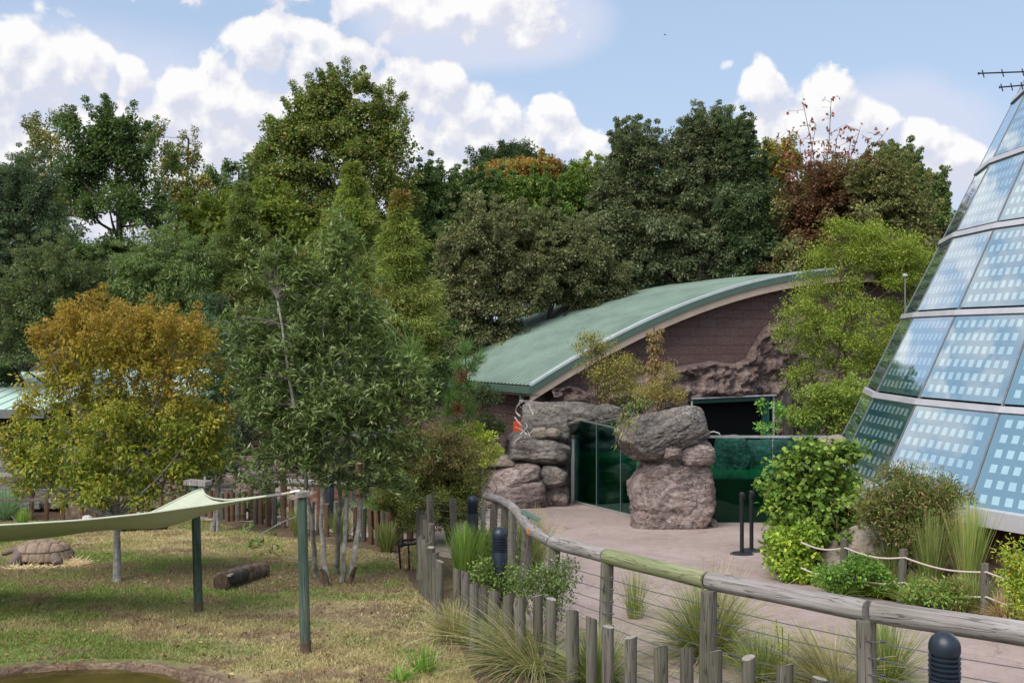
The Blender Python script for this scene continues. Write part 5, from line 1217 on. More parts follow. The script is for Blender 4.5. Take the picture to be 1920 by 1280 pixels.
for (px, py, n, L, sp, cols, w, dr, lab, lean) in [
    (975,1250,620,.58,.75,GG,.0045,.5,'largest pale green fountain of thin grass in front of the cut posts',(-.25,0)),
    (1000,1262,420,.8,.95,GD,.0035,.6,'buff seed stalks arching left over the cut posts',(-.45,0)),
    (1120,1290,700,.55,.6,GG,.005,.5,'short green grass at the foot of the two tallest cut posts',(0,0)),
    (1190,1160,170,.62,.3,GG,.004,.35,'thin upright grass just inside the cable fence by the second post',(0,0)),
    (1320,1235,1500,.75,.65,GG,.0045,.5,'wide hazy grass clump at the foot of the fence post under the green rail',(0,0)),
    (1330,1240,600,.95,.7,GD,.0035,.5,'buff hazy seed heads above the clump under the green rail',(.1,0)),
    (1560,1300,1000,.60,.8,GD,.0035,.5,'dry wispy grass fanning out beside the nearest fence post',(-.3,0)),
    (1660,1290,800,.62,.6,GG,.004,.5,'low green grass at the base of the nearest fence post',(0,0)),
    (870,1090,1000,.75,.18,GB_,.006,.25,'tall bright green grass left of the front bollard',(0,0)),
    (905,1065,700,.60,.2,GB_,.006,.25,'bright green grass between the two far bollards',(0,0)),
    (985,1090,900,.85,.35,GG,.005,.35,'tan green grass clump leaning on the splintered rail post',(0,0)),
    (1000,1075,400,.95,.3,GD,.004,.4,'dry tall stalks behind the splintered rail post',(0,0)),
    (800,1085,600,.45,.25,GB_,.006,.3,'green grass hugging the left row of cut posts',(0,0)),
    (850,1205,600,.45,.5,GD,.005,.6,'dry brown grass at the left foot of the cut post row',(0,0)),
    (920,1215,500,.40,.5,GG,.005,.5,'mixed grass between the middle cut posts',(0,0)),
    (1430,1290,600,.50,.5,GG,.005,.5,'green grass between the last cut posts',(0,0)),
    (1745,1115,600,.95,.16,GG,.005,.25,'tall upright green reeds before the lowest dome panes',(0,0)),
    (1815,1110,700,1.05,.14,[(.11,.16,.045),(.14,.18,.06),(.2,.19,.09)],.005,.2,'tallest stand of green reeds under the dome edge',(0,0)),
    (1675,1095,500,.65,.2,GG,.006,.3,'upright grass beside the middle rope post',(0,0)),
    (1600,1110,900,.38,.6,[(.10,.2,.03),(.14,.26,.04)],.006,.5,'bright green mound of grass under the first rope post',(0,0)),
    (1650,1120,700,.34,.6,[(.16,.2,.03),(.12,.18,.03)],.006,.5,'yellow green mound of grass behind the long rail',(0,0)),
    (1790,1140,900,.42,.8,[(.2,.14,.08),(.26,.19,.11),(.14,.10,.06)],.005,.9,'tangled dead brown grass between the rope posts',(0,0)),
    (1720,1140,500,.35,.5,GB_,.006,.5,'small bright grass tuft beside the middle rope post',(0,0)),
    (1570,1122,600,.30,.5,GB_,.006,.5,'bright grass tuft at the path edge left of the first rope post',(0,0)),
    (1635,1112,600,.45,.4,GG,.005,.4,'loose grass in front of the tan boulder',(0,0)),
    (1705,1130,600,.40,.5,GG,.005,.5,'olive grass around the middle rope post foot',(0,0)),
    (1830,1150,600,.45,.4,GG,.005,.4,'olive grass left of the last rope post foot',(0,0)),
    (1885,1165,600,.35,.6,[(.2,.14,.08),(.26,.19,.11),(.14,.10,.06)],.005,.7,'brown dry grass right of the last rope post',(0,0)),
    (10,975,900,.75,.5,[(.10,.15,.11),(.14,.19,.15)],.007,.4,'blue green spiky grass at the far left fence',(0,0)),
    (42,985,300,.35,.25,GB_,.006,.3,'small green tuft between the left fence posts',(0,0)),
    (560,1005,500,.55,.25,GG,.006,.3,'green grass behind the gap in the far palisade',(0,0)),
    (640,1015,500,.60,.3,GG,.006,.3,'grassy tuft behind the far palisade near the magnolia trunks',(0,0)),
    (725,1035,500,.50,.3,GG,.006,.3,'grassy tuft behind the far palisade left of the bush',(0,0))]:
    grass_clump('grass_clump', lab, G(px, py), n, L, sp, cols, [1]*len(cols), w*1.15, dr, group=gg, lean=lean)
# spiky yucca leaves behind the far palisade
for (px, py, L, lab, cols) in [(485,985,.85,'dark spiky yucca behind the left end of the far palisade',[(.02,.045,.02),(.04,.07,.03)]), (690,1000,.9,'spiky green yucca behind the middle of the far palisade',[(.05,.09,.04),(.08,.13,.05)]), (755,1008,.8,'broad leaved blue agave behind the right end of the far palisade',[(.07,.12,.09),(.05,.09,.06)])]:
    grass_clump('yucca', lab, G(px, py)+np.array([0, .8, 0]), 110, L, 1.1, cols, [1, 1], .05, .12, 'plant', group='spiky plants behind the palisade', seg=3)
# goldenrod stalk
gr_ = thing('goldenrod', 'single yellow green flowering stalk above the last cut posts', 'plant', G(1468, 1290)); a = G(1468, 1290); mb = MB(); LP = []; LD = []
for k in range(3):
    e = P(1455+k*12, 1160+k*14, a[1]-.1); p = curve3(a, e, 0, 7, .02); mb.tube(p, .003, 4, caps=False)
    for q in range(60): i = rng.uniform(1, 6); i0 = int(i); LP.append(p[i0]+(p[min(i0+1, 6)]-p[i0])*(i-i0)); LD.append(rng.normal(size=3)+np.array([0, 0, .6]))
mb.build('stem', M['bark_brown'], gr_); V, Q = leaf_cards(np.array(LP), np.array(LD), .045, .011)
mesh_np('leaves', V, Q, M['grass'], gr_, False, np.repeat(pal([(.2,.28,.05),(.32,.33,.06),(.12,.2,.04)], [2,1,1], len(LP)), 4, 0))
wd_ = grass_clump('weed_seedling', 'leafy green weed in the near lawn beside the cut posts', G(795, 1262), 60, .28, .5, GB_, [1]*3, .022, .4, 'plant', seg=3)
wd_ = grass_clump('weed_seedling', 'low green weed at the bottom edge of the lawn', G(750, 1278), 60, .18, .9, GB_, [1]*3, .022, .4, 'plant', seg=3)
# lawn: short turf, counted by nobody
N = 420000; y = 8.0+13.2*rng.uniform(0, 1, N)**1.25; x = rng.uniform(-.56, .02, N)*y; x = x+rng.uniform(-.3, .3, N)
lim = np.interp(y, [7.5, 8.5, 10.5, 13, 16, 18, 21], [-.1, -.35, -.62, -1.3, -1.9, -4.2, -6.5]); ok = (x < lim) & (pond_r(x, y) > 1.24); x, y = x[ok], y[ok]; c = lawn_col(x, y)
dens = fbm(np.stack([x*1.5, y*1.5, x*0], -1), 3); ok = (c[:, 1] > c[:, 0]*.62) & (rng.uniform(0, 1, len(x)) < smooth(.28, .5, dens)+.25); x, y, c = x[ok], y[ok], c[ok]; n = len(x)
h = rng.uniform(.012, .04, n)*(.6+dens[ok]); a = rng.uniform(0, 6.28, n); w = rng.uniform(.003, .007, n)*(.6+y/14); ln = rng.normal(size=(n, 2))*.02
z = H(x, y)-.003; b0 = np.stack([x, y, z], 1); S = np.stack([np.cos(a), np.sin(a), a*0], 1)*w[:, None]
V = np.stack([b0-S, b0+S, b0+np.stack([ln[:, 0], ln[:, 1], h], 1)], 1).reshape(-1, 3)
c = c*rng.uniform(.9, 1.7, (n, 1)); tag(mesh_np('turf', V, np.arange(3*n).reshape(n, 3), M['grass'], None, False, np.repeat(np.clip(c, 0, 1), 3, 0)), 'short patchy lawn turf of the tortoise yard', 'grass', kind='stuff')
# fallen leaves and wood chips
N = 5200; y = 8.2+12*rng.uniform(0, 1, N); x = rng.uniform(-.56, -.02, N)*y; lim = np.interp(y, [7.5, 8.5, 10.5, 13, 16, 18, 21], [-.1, -.35, -.62, -1.3, -1.9, -4.2, -6.5]); ok = (x < lim) & (pond_r(x, y) > 1.05); x, y = x[ok], y[ok]; n = len(x)
D = rng.normal(size=(n, 3)); D[:, 2] = np.abs(D[:, 2])*.25; V, Q = leaf_cards(np.stack([x, y, H(x, y)+.012], 1), D, rng.uniform(.025, .07, n), .03, 1.5)
tag(mesh_np('fallen_leaves', V, Q, M['leaf'], None, False, np.repeat(pal([(.10,.06,.035),(.16,.10,.055),(.06,.04,.025),(.30,.22,.10)], [3,2,3,.5], n), 4, 0)), 'brown fallen leaves scattered over the lawn', 'leaves', kind='stuff')
N = 700; y = 5.5+13*rng.uniform(0, 1, N)**1.3; f = rng.uniform(0, 1, N); x = xL(y)+.1+(xR(y)-xL(y)-.2)*f; D = rng.normal(size=(N, 3)); D[:, 2] *= .1
V, Q = leaf_cards(np.stack([x, y, H(x, y)+.02], 1), D, rng.uniform(.01, .035, N), .012, 2); tag(mesh_np('path_litter', V, Q, M['leaf'], None, False, np.repeat(pal([(.45,.38,.26),(.2,.12,.06),(.5,.45,.38)], [2,1,1], N), 4, 0)), 'pale leaf bits scattered on the pink path', 'litter', kind='stuff')
# ------------------------------------------------------------------ rail fence with steel cables
RH = 1.0
rail_px = [(1990,1200,.145),(1920,1187,.145),(1630,1145,.135),(1328,1088,.132),(1137,1042,.128),(1035,1016,.125),(1000,996,.12),(985,981,.12),(972,962,.12),(958,948,.12),(937,937,.12),(912,930,.12)]
def atrail(px, py): # point on the rail height surface
    return G(px, py, RH)
RP = [atrail(a, b_) for a, b_, _ in rail_px]
rf = thing('rail_fence', 'round log handrail fence with steel cables along the pink path', 'fence', G(1328, 1235))
def cseg(pts, n=14):
    pts = np.array(pts); tq = np.linspace(0, len(pts)-1, n); p = np.array([np.interp(tq, np.arange(len(pts)), pts[:, j]) for j in range(3)]).T
    for _ in range(2): p[1:-1] = (p[:-2]+2*p[1:-1]+p[2:])/4
    return p
ext = [RP[0]+(RP[0]-RP[1])*2.2]
segs = [(ext+[RP[0], RP[1], RP[2]+(RP[1]-RP[2])*.02], .072, 'wood_rail', 'silvery cracked rail log nearest the camera'), ([RP[2], RP[3]], .068, 'wood_rail', None), ([RP[3], RP[4]], .068, 'wood_rail_green', 'greenish rail log'),
        ([RP[4], RP[5]], .066, 'wood_rail', None), ([RP[5], RP[6], RP[7]], .062, 'wood_rail', None), ([RP[7], RP[8], RP[9]], .062, 'wood_rail', None), ([RP[9], RP[10], RP[11]], .062, 'wood_rail', None)]
for i, (pts, r_, mt, lb) in enumerate(segs):
    p = cseg(pts, 18); d = unit(p[-1]-p[0])*.012; p[0] += d; p[-1] -= d
    rr = np.full(18, r_)*(1+.03*np.sin(np.linspace(0, 7, 18)+i)); rr[0] *= .94; rr[-1] *= .94
    if i == 0: rr *= np.linspace(1.06, 1, 18)
    o = MB().tube(p, rr, 22, wob=.02, seed=i+3).build('rail_log', M[mt], rf, 50)
    if lb: o['label'] = lb
# splintered break
c = RP[6]; MB().tube([c+np.array([-.06, -.020, .012]), c+np.array([.02, -.034, .006]), c+np.array([.09, -.10, -.01])], [.03, .052, .028], 9, wob=.12, seed=4).build('torn_wood', M['wood_raw'], rf)
mb = MB()
for k in range(16): a = c+np.array([rng.uniform(-.07, .05), -.045+rng.uniform(-.02, .015), rng.uniform(-.02, .045)]); mb.tube([a, a+np.array([rng.uniform(.05, .12), -.05-rng.uniform(0, .03), rng.uniform(-.03, .02)])], [.013, .004], 5)
mb.build('splinters', M['wood_raw'], rf)
# joints: dark rings
for k in (3, 4, 5):
    d = unit(RP[k]-RP[k+1])*.010; MB().tube([RP[k]-d, RP[k]+d], .055, 16).build('joint', M['bark_dark'], rf)
posts = []
def rpost(x, y, top, r_, seed, mt='wood_grey'):
    z = gz(x, y); mb = MB(); zz_ = np.linspace(z-.15, z+top, 7); lean = (rng.uniform(-.012, .012), rng.uniform(-.012, .012))
    pts = [(x+lean[0]*k, y+lean[1]*k, q) for k, q in enumerate(zz_)]
    o = mb.tube(pts, np.full(7, r_)*np.linspace(1.03, .98, 7), 18, tilt=(rng.uniform(-.5, .5), rng.uniform(-.3, .3)), wob=.025, seed=seed).build('post', M[mt], rf, 45); posts.append((x, y, z)); return o
for i, (px, py, r_) in enumerate([(1985,1200,.07),(1630,1146,.064),(1327,1088,.062),(1135,1043,.06),(1033,1016,.058),(982,984,.058),(962,955,.056),(944,942,.056),(925,934,.056)]):
    p = atrail(px, py); q = p+np.array([-.02, -.045, 0]); rpost(q[0], q[1], RH-.055, r_, i)
for x_, y_ in ((-.85, 15.4), (-1.3, 16.05), (-1.75, 17.1)): rpost(x_, y_, RH-.05, .056, int(x_*100))
ps = posts[:12]
ps = [(posts[0][0]+.9, posts[0][1]-1.1, gz(posts[0][0]+.9, posts[0][1]-1.1))]+ps
for k in range(8):
    h = .10+k*.105; mb = MB()
    for (a, b_) in zip(ps[:-1], ps[1:]):
        A, B = np.array([a[0], a[1]-.05, a[2]+h]), np.array([b_[0], b_[1]-.05, b_[2]+h]); mid_ = (A+B)/2-np.array([0, 0, .008]); mb.tube([A, mid_, B], .0035, 5)
    mb.build('cable', M['wire'], rf)
    mbk = MB()
    for a in ps[1:10]: mbk.tube([(a[0]+.055, a[1]-.05, a[2]+h), (a[0]+.085, a[1]-.058, a[2]+h)], .009, 6)
    mbk.build('cable_fittings', M['metal_black'], rf)
ff2 = thing('log_rail', 'thick log rail on short posts across the path behind the magnolia', 'fence', (-4.6, 22.3, gz(-4.6, 22.3)))
def at22(px, py, Yq): return P(px, py, Yq)
for k_, (a, b_) in enumerate((((520, 903), (700, 911)), ((-60, 891), (37, 893)))):
    Yq = 22.3; A, B = P(*a, Yq), P(*b_, Yq); MB().tube(cseg([A, B], 8), .085, 16, wob=.02, seed=k_).build('rail_log', M['wood_rail'], ff2, 50)
    for f in (.06, .5, .92):
        q = A+(B-A)*f; z_ = gz(q[0], q[1]+.1); MB().tube([(q[0], q[1]+.08, z_-.1), (q[0], q[1]+.08, q[2])], .07, 12, wob=.03, seed=k_).build('post', M['wood_red'], ff2, 45)
# small sign tablet and metal box on the rail
p = atrail(990, 974); s_ = thing('sign_tablet', 'small dark green tablet lying tilted against the rail at its bend', 'sign', p+np.array([.05, .05, .06]))
MB().beam(p+np.array([-.07, .0, .10]), p+np.array([.13, -.04, -.0]), .16, .02).build('plate', M['green_trim'], s_); MB().beam(p+np.array([-.02, .06, -.1]), p+np.array([.0, .03, .04]), .03, .03).build('bracket', M['metal_black'], s_)
p = posts[8]; bx_ = thing('utility_box', 'small grey metal box mounted left of the farthest rail post', 'box', (p[0]-.13, p[1], p[2]+.72))
MB().box((p[0]-.13, p[1], p[2]+.70), (.07, .06, .38)).build('housing', M['steel_dull'], bx_); MB().box((p[0]-.13, p[1]-.035, p[2]+.70), (.05, .008, .33)).build('lid', M['steel'], bx_)

# ------------------------------------------------------------------ short cut posts (palisade)
def palisade(lab, lst, mats, htop, leanmax=.02, fixed=None):
    ctr = lst[len(lst)//2]; root = None
    for i, it in enumerate(lst):
        px, pyt, w = it[:3]; h = it[3] if len(it) > 3 else htop
        p = G(px, pyt, h); r_ = min(.085, max(.045, w/2/F*p[1]))
        if root is None: root = thing('post_palisade', lab, 'fence', (p[0], p[1], gz(p[0], p[1])))
        z = gz(p[0], p[1]); lx, ly = rng.uniform(-leanmax, leanmax, 2)*.5
        zz_ = np.linspace(-.12, h, 6); pts = [(p[0]+lx*(q/h-1), p[1]+ly*(q/h-1), z+q) for q in zz_]
        nn = 9 if p[1] > 15 else 16
        o = MB().tube(pts, np.full(6, r_)*rng.uniform(.94, 1.0), nn, tilt=(rng.uniform(-.45, .45), rng.uniform(-.55, .15)), wob=.03, seed=px).build('post', M[mats[i % len(mats)]], root, 45)
        if p[1] < 12:
            # split, darkened end grain
            e = MB(); top = [v for v in pts][-1]; tv = np.array([list(v.co) for v in o.data.vertices])[-(nn+1):]; tv = tv+origin(o.parent)
            c_ = tv[:nn].mean(0); e.add([tuple(c_+(v-c_)*.93+np.array([0, 0, .004])) for v in tv[:nn]], [tuple(range(nn))]); cp = e.build('cut_end', M['wood_cut'], o, world_=False)
            cp.parent = o; me = cp.data; off = origin(o)
            for v in me.vertices: v.co = Vector(np.array(v.co)-off)
    return root
palisade('row of short weathered cut posts curving through the grass to the bottom edge', [(787,955,13,.95),(794,966,13,.9),(800,975,13,.88),(809,981,12,.88),(790,1005,10,.72),(797,1012,11,.70),(803,1018,12,.68),(808,1026,13,.66),(816,1037,14,.66),(825,1052,14,.65),
    (857,1066,15),(873,1072,18),(889,1093,18),(906,1100,17),(927,1108,19),(953,1115,21),(975,1120,21),(1008,1117,19),(1034,1123,20),(1073,1146,26),(1109,1157,22),(1140,1175,23),(1183,1195,23),(1239,1215,28),(1287,1213,27),(1342,1221,25),(1403,1233,27),(1472,1248,33),(1537,1272,30)], ['wood_grey'], .65)
palisade('row of brown upright posts closing the back of the lawn behind the magnolia', [(px, py, 11) for px, py in [(372,916),(383,917),(394,919),(405,920),(416,922),(426,923),(436,923),(446,923),(457,923),(470,922),(480,927),(490,927),(502,930),(514,931),(532,932),(546,936),(585,940),(598,941),(613,944),(630,940),(648,949),(667,950),(682,951),(695,955),(707,957),(718,959),(728,961),(741,956),(752,955),(768,959)]], ['wood_red', 'wood_grey', 'wood_red'], .60)
palisade('spaced reddish posts with a board behind them at the far left', [(-35,919,9),(-5,919,9),(25,919,9),(59,923,9),(88,924,9),(120,928,9),(152,929,9),(180,931,9),(212,930,9),(243,929,9),(277,925,9),(302,913,9,.7),(326,915,9,.65),(345,917,9)], ['wood_red'], .60)
bd = thing('back_board', 'weathered low board running behind the spaced reddish posts', 'board', G(80, 960)); 
a, b_ = G(-60, 985)+np.array([0, .4, .45]), G(165, 985)+np.array([0, .4, .45]); MB().beam(a, b_, .06, .05).build('board', M['wood_grey'], bd)
a, b_ = G(270, 982)+np.array([0, .3, .48]), G(362, 975)+np.array([0, .3, .62]); MB().beam(a, b_, .06, .05).build('board', M['wood_grey'], bd)
# stacked stone bank behind the left posts
sw = thing('dry_stone_wall', 'low dark stacked stone wall behind the left posts under the trees', 'wall', (-10, 22.4, -1.5))
for r_ in range(6):
    x = -13.5+rng.uniform(0, .3)
    while x < -5.6:
        w = rng.uniform(.28, .6); zc = -1.42+r_*.13; y0 = 22.0+r_*.09
        bb = MB().box((x+w/2, y0+rng.uniform(-.03, .03), zc), (w-.03, .3, .12), rng.uniform(-.05, .05)); jit = rng.normal(size=(8, 3))*.012
        bb.v = [tuple(np.array(v)+j) for v, j in zip(bb.v, jit)]; bb.build('stone', M['rock_wall' if rng.uniform() < .6 else 'rock_dark'], sw); x += w

# ------------------------------------------------------------------ bollards
def bollard(p, lab, src=None):
    if src: return copy_thing(src, p, 0, 1, lab)
    b0 = thing('bollard', lab, 'bollard', p, 'dark domed bollard lights'); r_ = .082; z = 0
    B = MB().lathe([(r_+.03, 0), (r_+.03, .015), (r_, .02), (r_, .80), (r_*.96, .81)], (0, 0, 0), 32); B.build('body', M['bollard'], b0, 40, world_=False)
    hd = MB(); pr_ = [(r_*.80, .80)]
    for k in range(5): z = .815+k*.027; pr_ += [(r_*.82, z), (r_*1.03, z+.004), (r_*1.03, z+.012), (r_*.82, z+.017)]
    hd.lathe(pr_+[(r_*.8, .955)], (0, 0, 0), 32); hd.build('louvres', M['bollard'], b0, 30, world_=False)
    dm = [(r_*.98, .95), (r_*1.02, .965)]+[(r_*1.02*math.cos(a), .985+r_*1.02*math.sin(a)) for a in np.linspace(0, 1.5, 12)]+[(.002, .985+r_*1.02)]
    MB().lathe(dm, (0, 0, 0), 32).build('dome_cap', M['bollard'], b0, 50, world_=False); return b0
pb = G(1771, 1183, 1.07); B0 = bollard((pb[0], pb[1], gz(pb[0], pb[1])), 'nearest dark bollard at the bottom right in front of the log rail')
for (px, py, lab) in [(937,987,'dark bollard in the grass just left of the splintered rail bend'), (886,928,'dark bollard farther back against the olive brown bush'), (615,905,'dark bollard half hidden behind the magnolia trunks')]:
    p = G(px, py, 1.07) if px > 700 else np.array([-3.55, 19.4, 0]); bollard((p[0], p[1], gz(p[0], p[1])), lab, B0)
# ------------------------------------------------------------------ belt barrier posts
def barrier(p, lab, src=None):
    if src: return copy_thing(src, p, .4, 1, lab)
    s_ = thing('barrier_post', lab, 'barrier post', p, 'black belt barrier posts')
    MB().lathe([(.19, 0), (.19, .012), (.17, .028), (.05, .042), (.036, .05)], (0, 0, 0), 32).build('base', M['metal_black'], s_, 40, world_=False)
    MB().lathe([(.032, .04), (.032, .86)], (0, 0, 0), 20).build('pole', M['metal_black'], s_, 40, world_=False)
    h = MB().lathe([(.036, .86), (.040, .87), (.040, .98), (.034, .995), (.01, 1.0)], (0, 0, 0), 20); h.box((.045, 0, .93), (.02, .035, .07)); h.build('belt_head', M['metal_black'], s_, 40, world_=False); return s_
S0 = barrier(G(1391, 1040), 'front black belt barrier post standing on the pink path')
barrier(G(1409, 1034), 'rear black belt barrier post just behind the other', S0)

# ------------------------------------------------------------------ rope fence
ropef = thing('rope_fence', 'low wooden post fence with two pale ropes in the right bed', 'fence', G(1688, 1130))
RPST = [(1500,1000,1104,10),(1583,1010,1118,14),(1688,1029,1130,15),(1846,1056,1157,15),(2010,1085,1200,16)]
tops = []
for i, (px, yt, yb, w) in enumerate(RPST):
    z0_ = G(px, yb+(0 if i else 0)); Yp = z0_[1]; t_ = P(px+(6 if i == 2 else 0), yt, Yp); base = z0_; hgt = t_[2]-base[2]; tops.append((base, t_))
    if i == 0: continue
    MB().tube([base-np.array([0, 0, .1]), base+(t_-base)*.3, base+(t_-base)*.65, t_], w/2/F*Yp, 14, tilt=(.1, -.1), wob=.03, seed=px).build('post', M['wood_grey'], ropef, 45)
for f in (.86, .40):
    for (b0, t0_), (b1, t1_) in zip(tops[:-1], tops[1:]):
        A, B = b0+(t0_-b0)*f, b1+(t1_-b1)*f; A = A+np.array([0, -.05, 0]); B = B+np.array([0, -.05, 0]); n = 14; s = np.linspace(0, 1, n)[:, None]; p = A+(B-A)*s; p[:, 2] -= .055*np.sin(s[:, 0]*math.pi)
        MB().tube(p, .011, 8).build('rope', M['rope'], ropef, 60)

# ------------------------------------------------------------------ shade sail and its green posts
def spost(lab, pxb, pyb, pxt, pyt, r_, grp_='green posts of the shade sail'):
    b0 = G(pxb, pyb); t_ = P(pxt, pyt, b0[1]); s_ = thing('sail_post', lab, 'post', b0, grp_)
    MB().tube([b0-np.array([0, 0, .1])]+[b0+(t_-b0)*f for f in (0, .07, .2, .4, .6, .8, 1)], np.array([1, 1, .98, .97, .96, .95, .94, .92])*r_, 20, wob=.02, seed=pxb).build('post', M['wood_green'], s_, 45)
    mb = MB().tube([b0-np.array([0, 0, .05]), b0+np.array([0, 0, .13])], r_*1.015, 20); mb.build('stained_foot', M['bark_brown'], s_, 50); return s_, t_
s1, t1 = spost('rear green post of the shade sail with a pale plank cap', 372, 1148, 366, 912, .052)
MB().beam(P(350, 903, t1[1]+.02), P(391, 906, t1[1]-.05), .14, .05).build('cap_plank', M['wood_rail'], s1)
mb = MB(); c = P(384, 898, t1[1]-.05); mb.tube([c-np.array([0, 0, .04]), c+np.array([0, 0, .03])], .012, 8); mb.tube([P(373, 912, t1[1]-.03), P(378, 917, t1[1]-.05)], .012, 8); mb.build('eye_bolt', M['steel'], s1)
s2, t2 = spost('front green post of the shade sail with peeling paint', 573, 1226, 566, 934, .050)
MB().beam(P(556, 927, t2[1]-.03), P(577, 924, t2[1]+.03), .12, .045).build('cap_plank', M['wood_rail'], s2)
mb = MB(); a = P(562, 920, t2[1]); b_ = P(532, 926, t2[1]+.05)
mb.tube([a, P(552, 921, t2[1]), P(545, 923, t2[1])], .014, 8); mb.build('shackle', M['steel'], s2)
sail = thing('shade_sail', 'pale green stretched fabric shade sail sagging over the lawn', 'shade sail', P(200, 990, 10.3))
def bez(a, c, b_, n): s = np.linspace(0, 1, n)[:, None]; return (1-s)**2*a+2*s*(1-s)*c+s*s*b_
n = 60
PA, PB = P(379, 915, t1[1]-.05), P(500, 930, t2[1]+.35)           # rear post corner, front post corner
PN, PF = P(-420, 1003, 10.6), P(-330, 1052, 12.6)                  # off to the left: near, far
e_ab = np.array([np.interp(np.linspace(0, 1, n), [0, .09, .22, .45, .7, 1], [P(*q)[j] for q in [(379,915,PA[1]),(384,927,PA[1]-.15),(398,934.5,PA[1]-.45),(425,937.5,10.55),(458,935,10.1),(500,930,PB[1])]]) for j in range(3)]).T
hemN = np.array([np.interp(np.linspace(0, 1, n), [0, .1, .22, .36, .52, .66, 1], [P(*q)[j] for q in [(500,930.5,PB[1]),(420,943,9.85),(345,953,9.95),(280,962.5,10.05),(150,976,10.2),(0,985,10.35),(-420,1000,10.6)]]) for j in range(3)]).T
hemF = np.array([np.interp(np.linspace(0, 1, n), [0, .08, .2, .36, .52, .66, 1], [P(*q)[j] for q in [(379,915,PA[1]),(340,933,11.2),(283,962,11.4),(200,990,11.6),(100,1006,11.8),(0,1015,12.0),(-420,1050,12.6)]]) for j in range(3)]).T
for e in (e_ab, hemN, hemF):
    for _ in range(6): e[1:-1] = (e[:-2]+2*e[1:-1]+e[2:])/4
nv = 40; V = []
for i in range(n):
    s = i/(n-1)
    for k in range(nv):
        q = k/(nv-1); ab = e_ab[int(round((1-q)*(n-1)))]   # q 0 = near hem, 1 = far hem
        base = hemN[i]*(1-q)+hemF[i]*q; cor = ab-(hemN[0]*(1-q)+hemF[0]*q)
        p = base+cor*(1-s)**3; bel = .13*math.exp(-((s-.2)/.16)**2)*math.sin(math.pi*q)
        p = p-np.array([0, 0, bel]); V.append(p)
V = np.array(V); V2 = V.copy(); V2[:, 2] -= .004; ii = (np.arange(n-1)[:, None]*nv+np.arange(nv-1)[None]).ravel()
m, t, b, out = new_mat('sage_green_shade_cloth')
vv2 = t.node('ShaderNodeTexCoord').outputs['Object']; wv = t.noise(t.map(vv2, (3, 3, 160)), 1, 3, .5); c_ = t.ramp(t.m('ADD', t.m('MULTIPLY', wv, .5), t.m('MULTIPLY', t.noise(vv2, 2, 4, .6), .5)), [(.35, (.42, .45, .35)), (.65, (.49, .53, .42))])
t.l.new(c_, b.inputs['Base Color']); b.inputs['Roughness'].default_value = .8; tr = t.node('ShaderNodeBsdfTranslucent'); tr.inputs[0].default_value = (.13, .125, .045, 1)
mx = t.node('ShaderNodeMixShader'); mx.inputs[0].default_value = .04; t.l.new(b.outputs[0], mx.inputs[1]); t.l.new(tr.outputs[0], mx.inputs[2]); t.l.new(mx.outputs[0], out.inputs[0]); bump(t, b, wv, .3, .004); M['cloth'] = m
Q1 = np.stack([ii, ii+1, ii+nv+1, ii+nv], 1); mesh_np('cloth', V, Q1, M['cloth'], sail, True)
MB().tube(hemN+np.array([0, 0, .004]), .011, 8).build('near_hem', M['cloth'], sail, 60); MB().tube(hemF+np.array([0, 0, .004]), .011, 8).build('far_hem', M['cloth'], sail, 60); MB().tube(e_ab+np.array([0, 0, .004]), .009, 8).build('short_hem', M['cloth'], sail, 60)
MB().tube([PB, P(530, 926, t2[1]+.1)], .010, 6).build('tension_strap', M['cloth'], sail, 60); MB().tube([P(528, 926.5, t2[1]+.1), P(500, 930, t2[1]+.35)], .016, 6).build('turnbuckle', M['steel'], sail)
MB().tube([P(530, 926, t2[1]+.1), P(560, 920, t2[1])], .012, 6).build('strap_end', M['tan_fascia'], sail)

# ------------------------------------------------------------------ logs, hay, feeder
def log(name, lab, a, b_, r0, r1, mt, seed, cat='log'):
    o = thing(name, lab, cat, ((a+b_)/2)); p = cseg([a, (a+b_)/2+np.array([0, 0, .01]), b_], 16); MB().tube(p, np.linspace(r0, r1, 16)*(1+.07*np.sin(np.arange(16)*1.3+seed)+.05*np.sin(np.arange(16)*2.9)), 24, wob=.12, seed=seed).build('bark', M[mt], o, 60)
    for e, q, rr in ((a, -1, r0), (b_, 1, r1)):
        d = unit(b_-a)*q; MB().tube([e+d*.002, e+d*.012], rr*.86, 16, wob=.05, seed=seed).build('cut_end', M['wood_cut_dark'], o)
    return o
a, b_ = G(412, 1108)+np.array([0, .05, .10]), G(492, 1082)+np.array([0, .1, .09])
lg = log('split_log', 'dark charred short log lying on the lawn between the green posts', a, b_, .125, .10, 'bark_brown', 3)
MB().tube(cseg([a+np.array([.05, -.01, .035]), (a+b_)/2+np.array([0, -.01, .035]), b_+np.array([-.12, -.01, .03])], 8), [.06, .105, .108, .104, .1, .094, .085, .05], 14, wob=.1, seed=9).build('charred_patch', M['bark_dark'], lg, 60)
MB().beam(a+np.array([.12, -.06, .10]), (a+b_)/2+np.array([-.05, -.06, .09]), .05, .02).build('bare_strip', M['wood_rail'], lg)
a, b_ = G(118, 985)+np.array([0, .1, .15]), G(250, 978)+np.array([0, .1, .18]); log('fallen_log', 'big reddish rotten log lying behind the shade sail at the fence', a, b_, .19, .21, 'bark_brown', 8)
a, b_ = G(228, 997)+np.array([0, 0, .13]), G(312, 992)+np.array([0, 0, .12]); log('fallen_log', 'dark round ended log right behind the trunk of the orange tree', a, b_, .14, .13, 'bark_brown', 11)
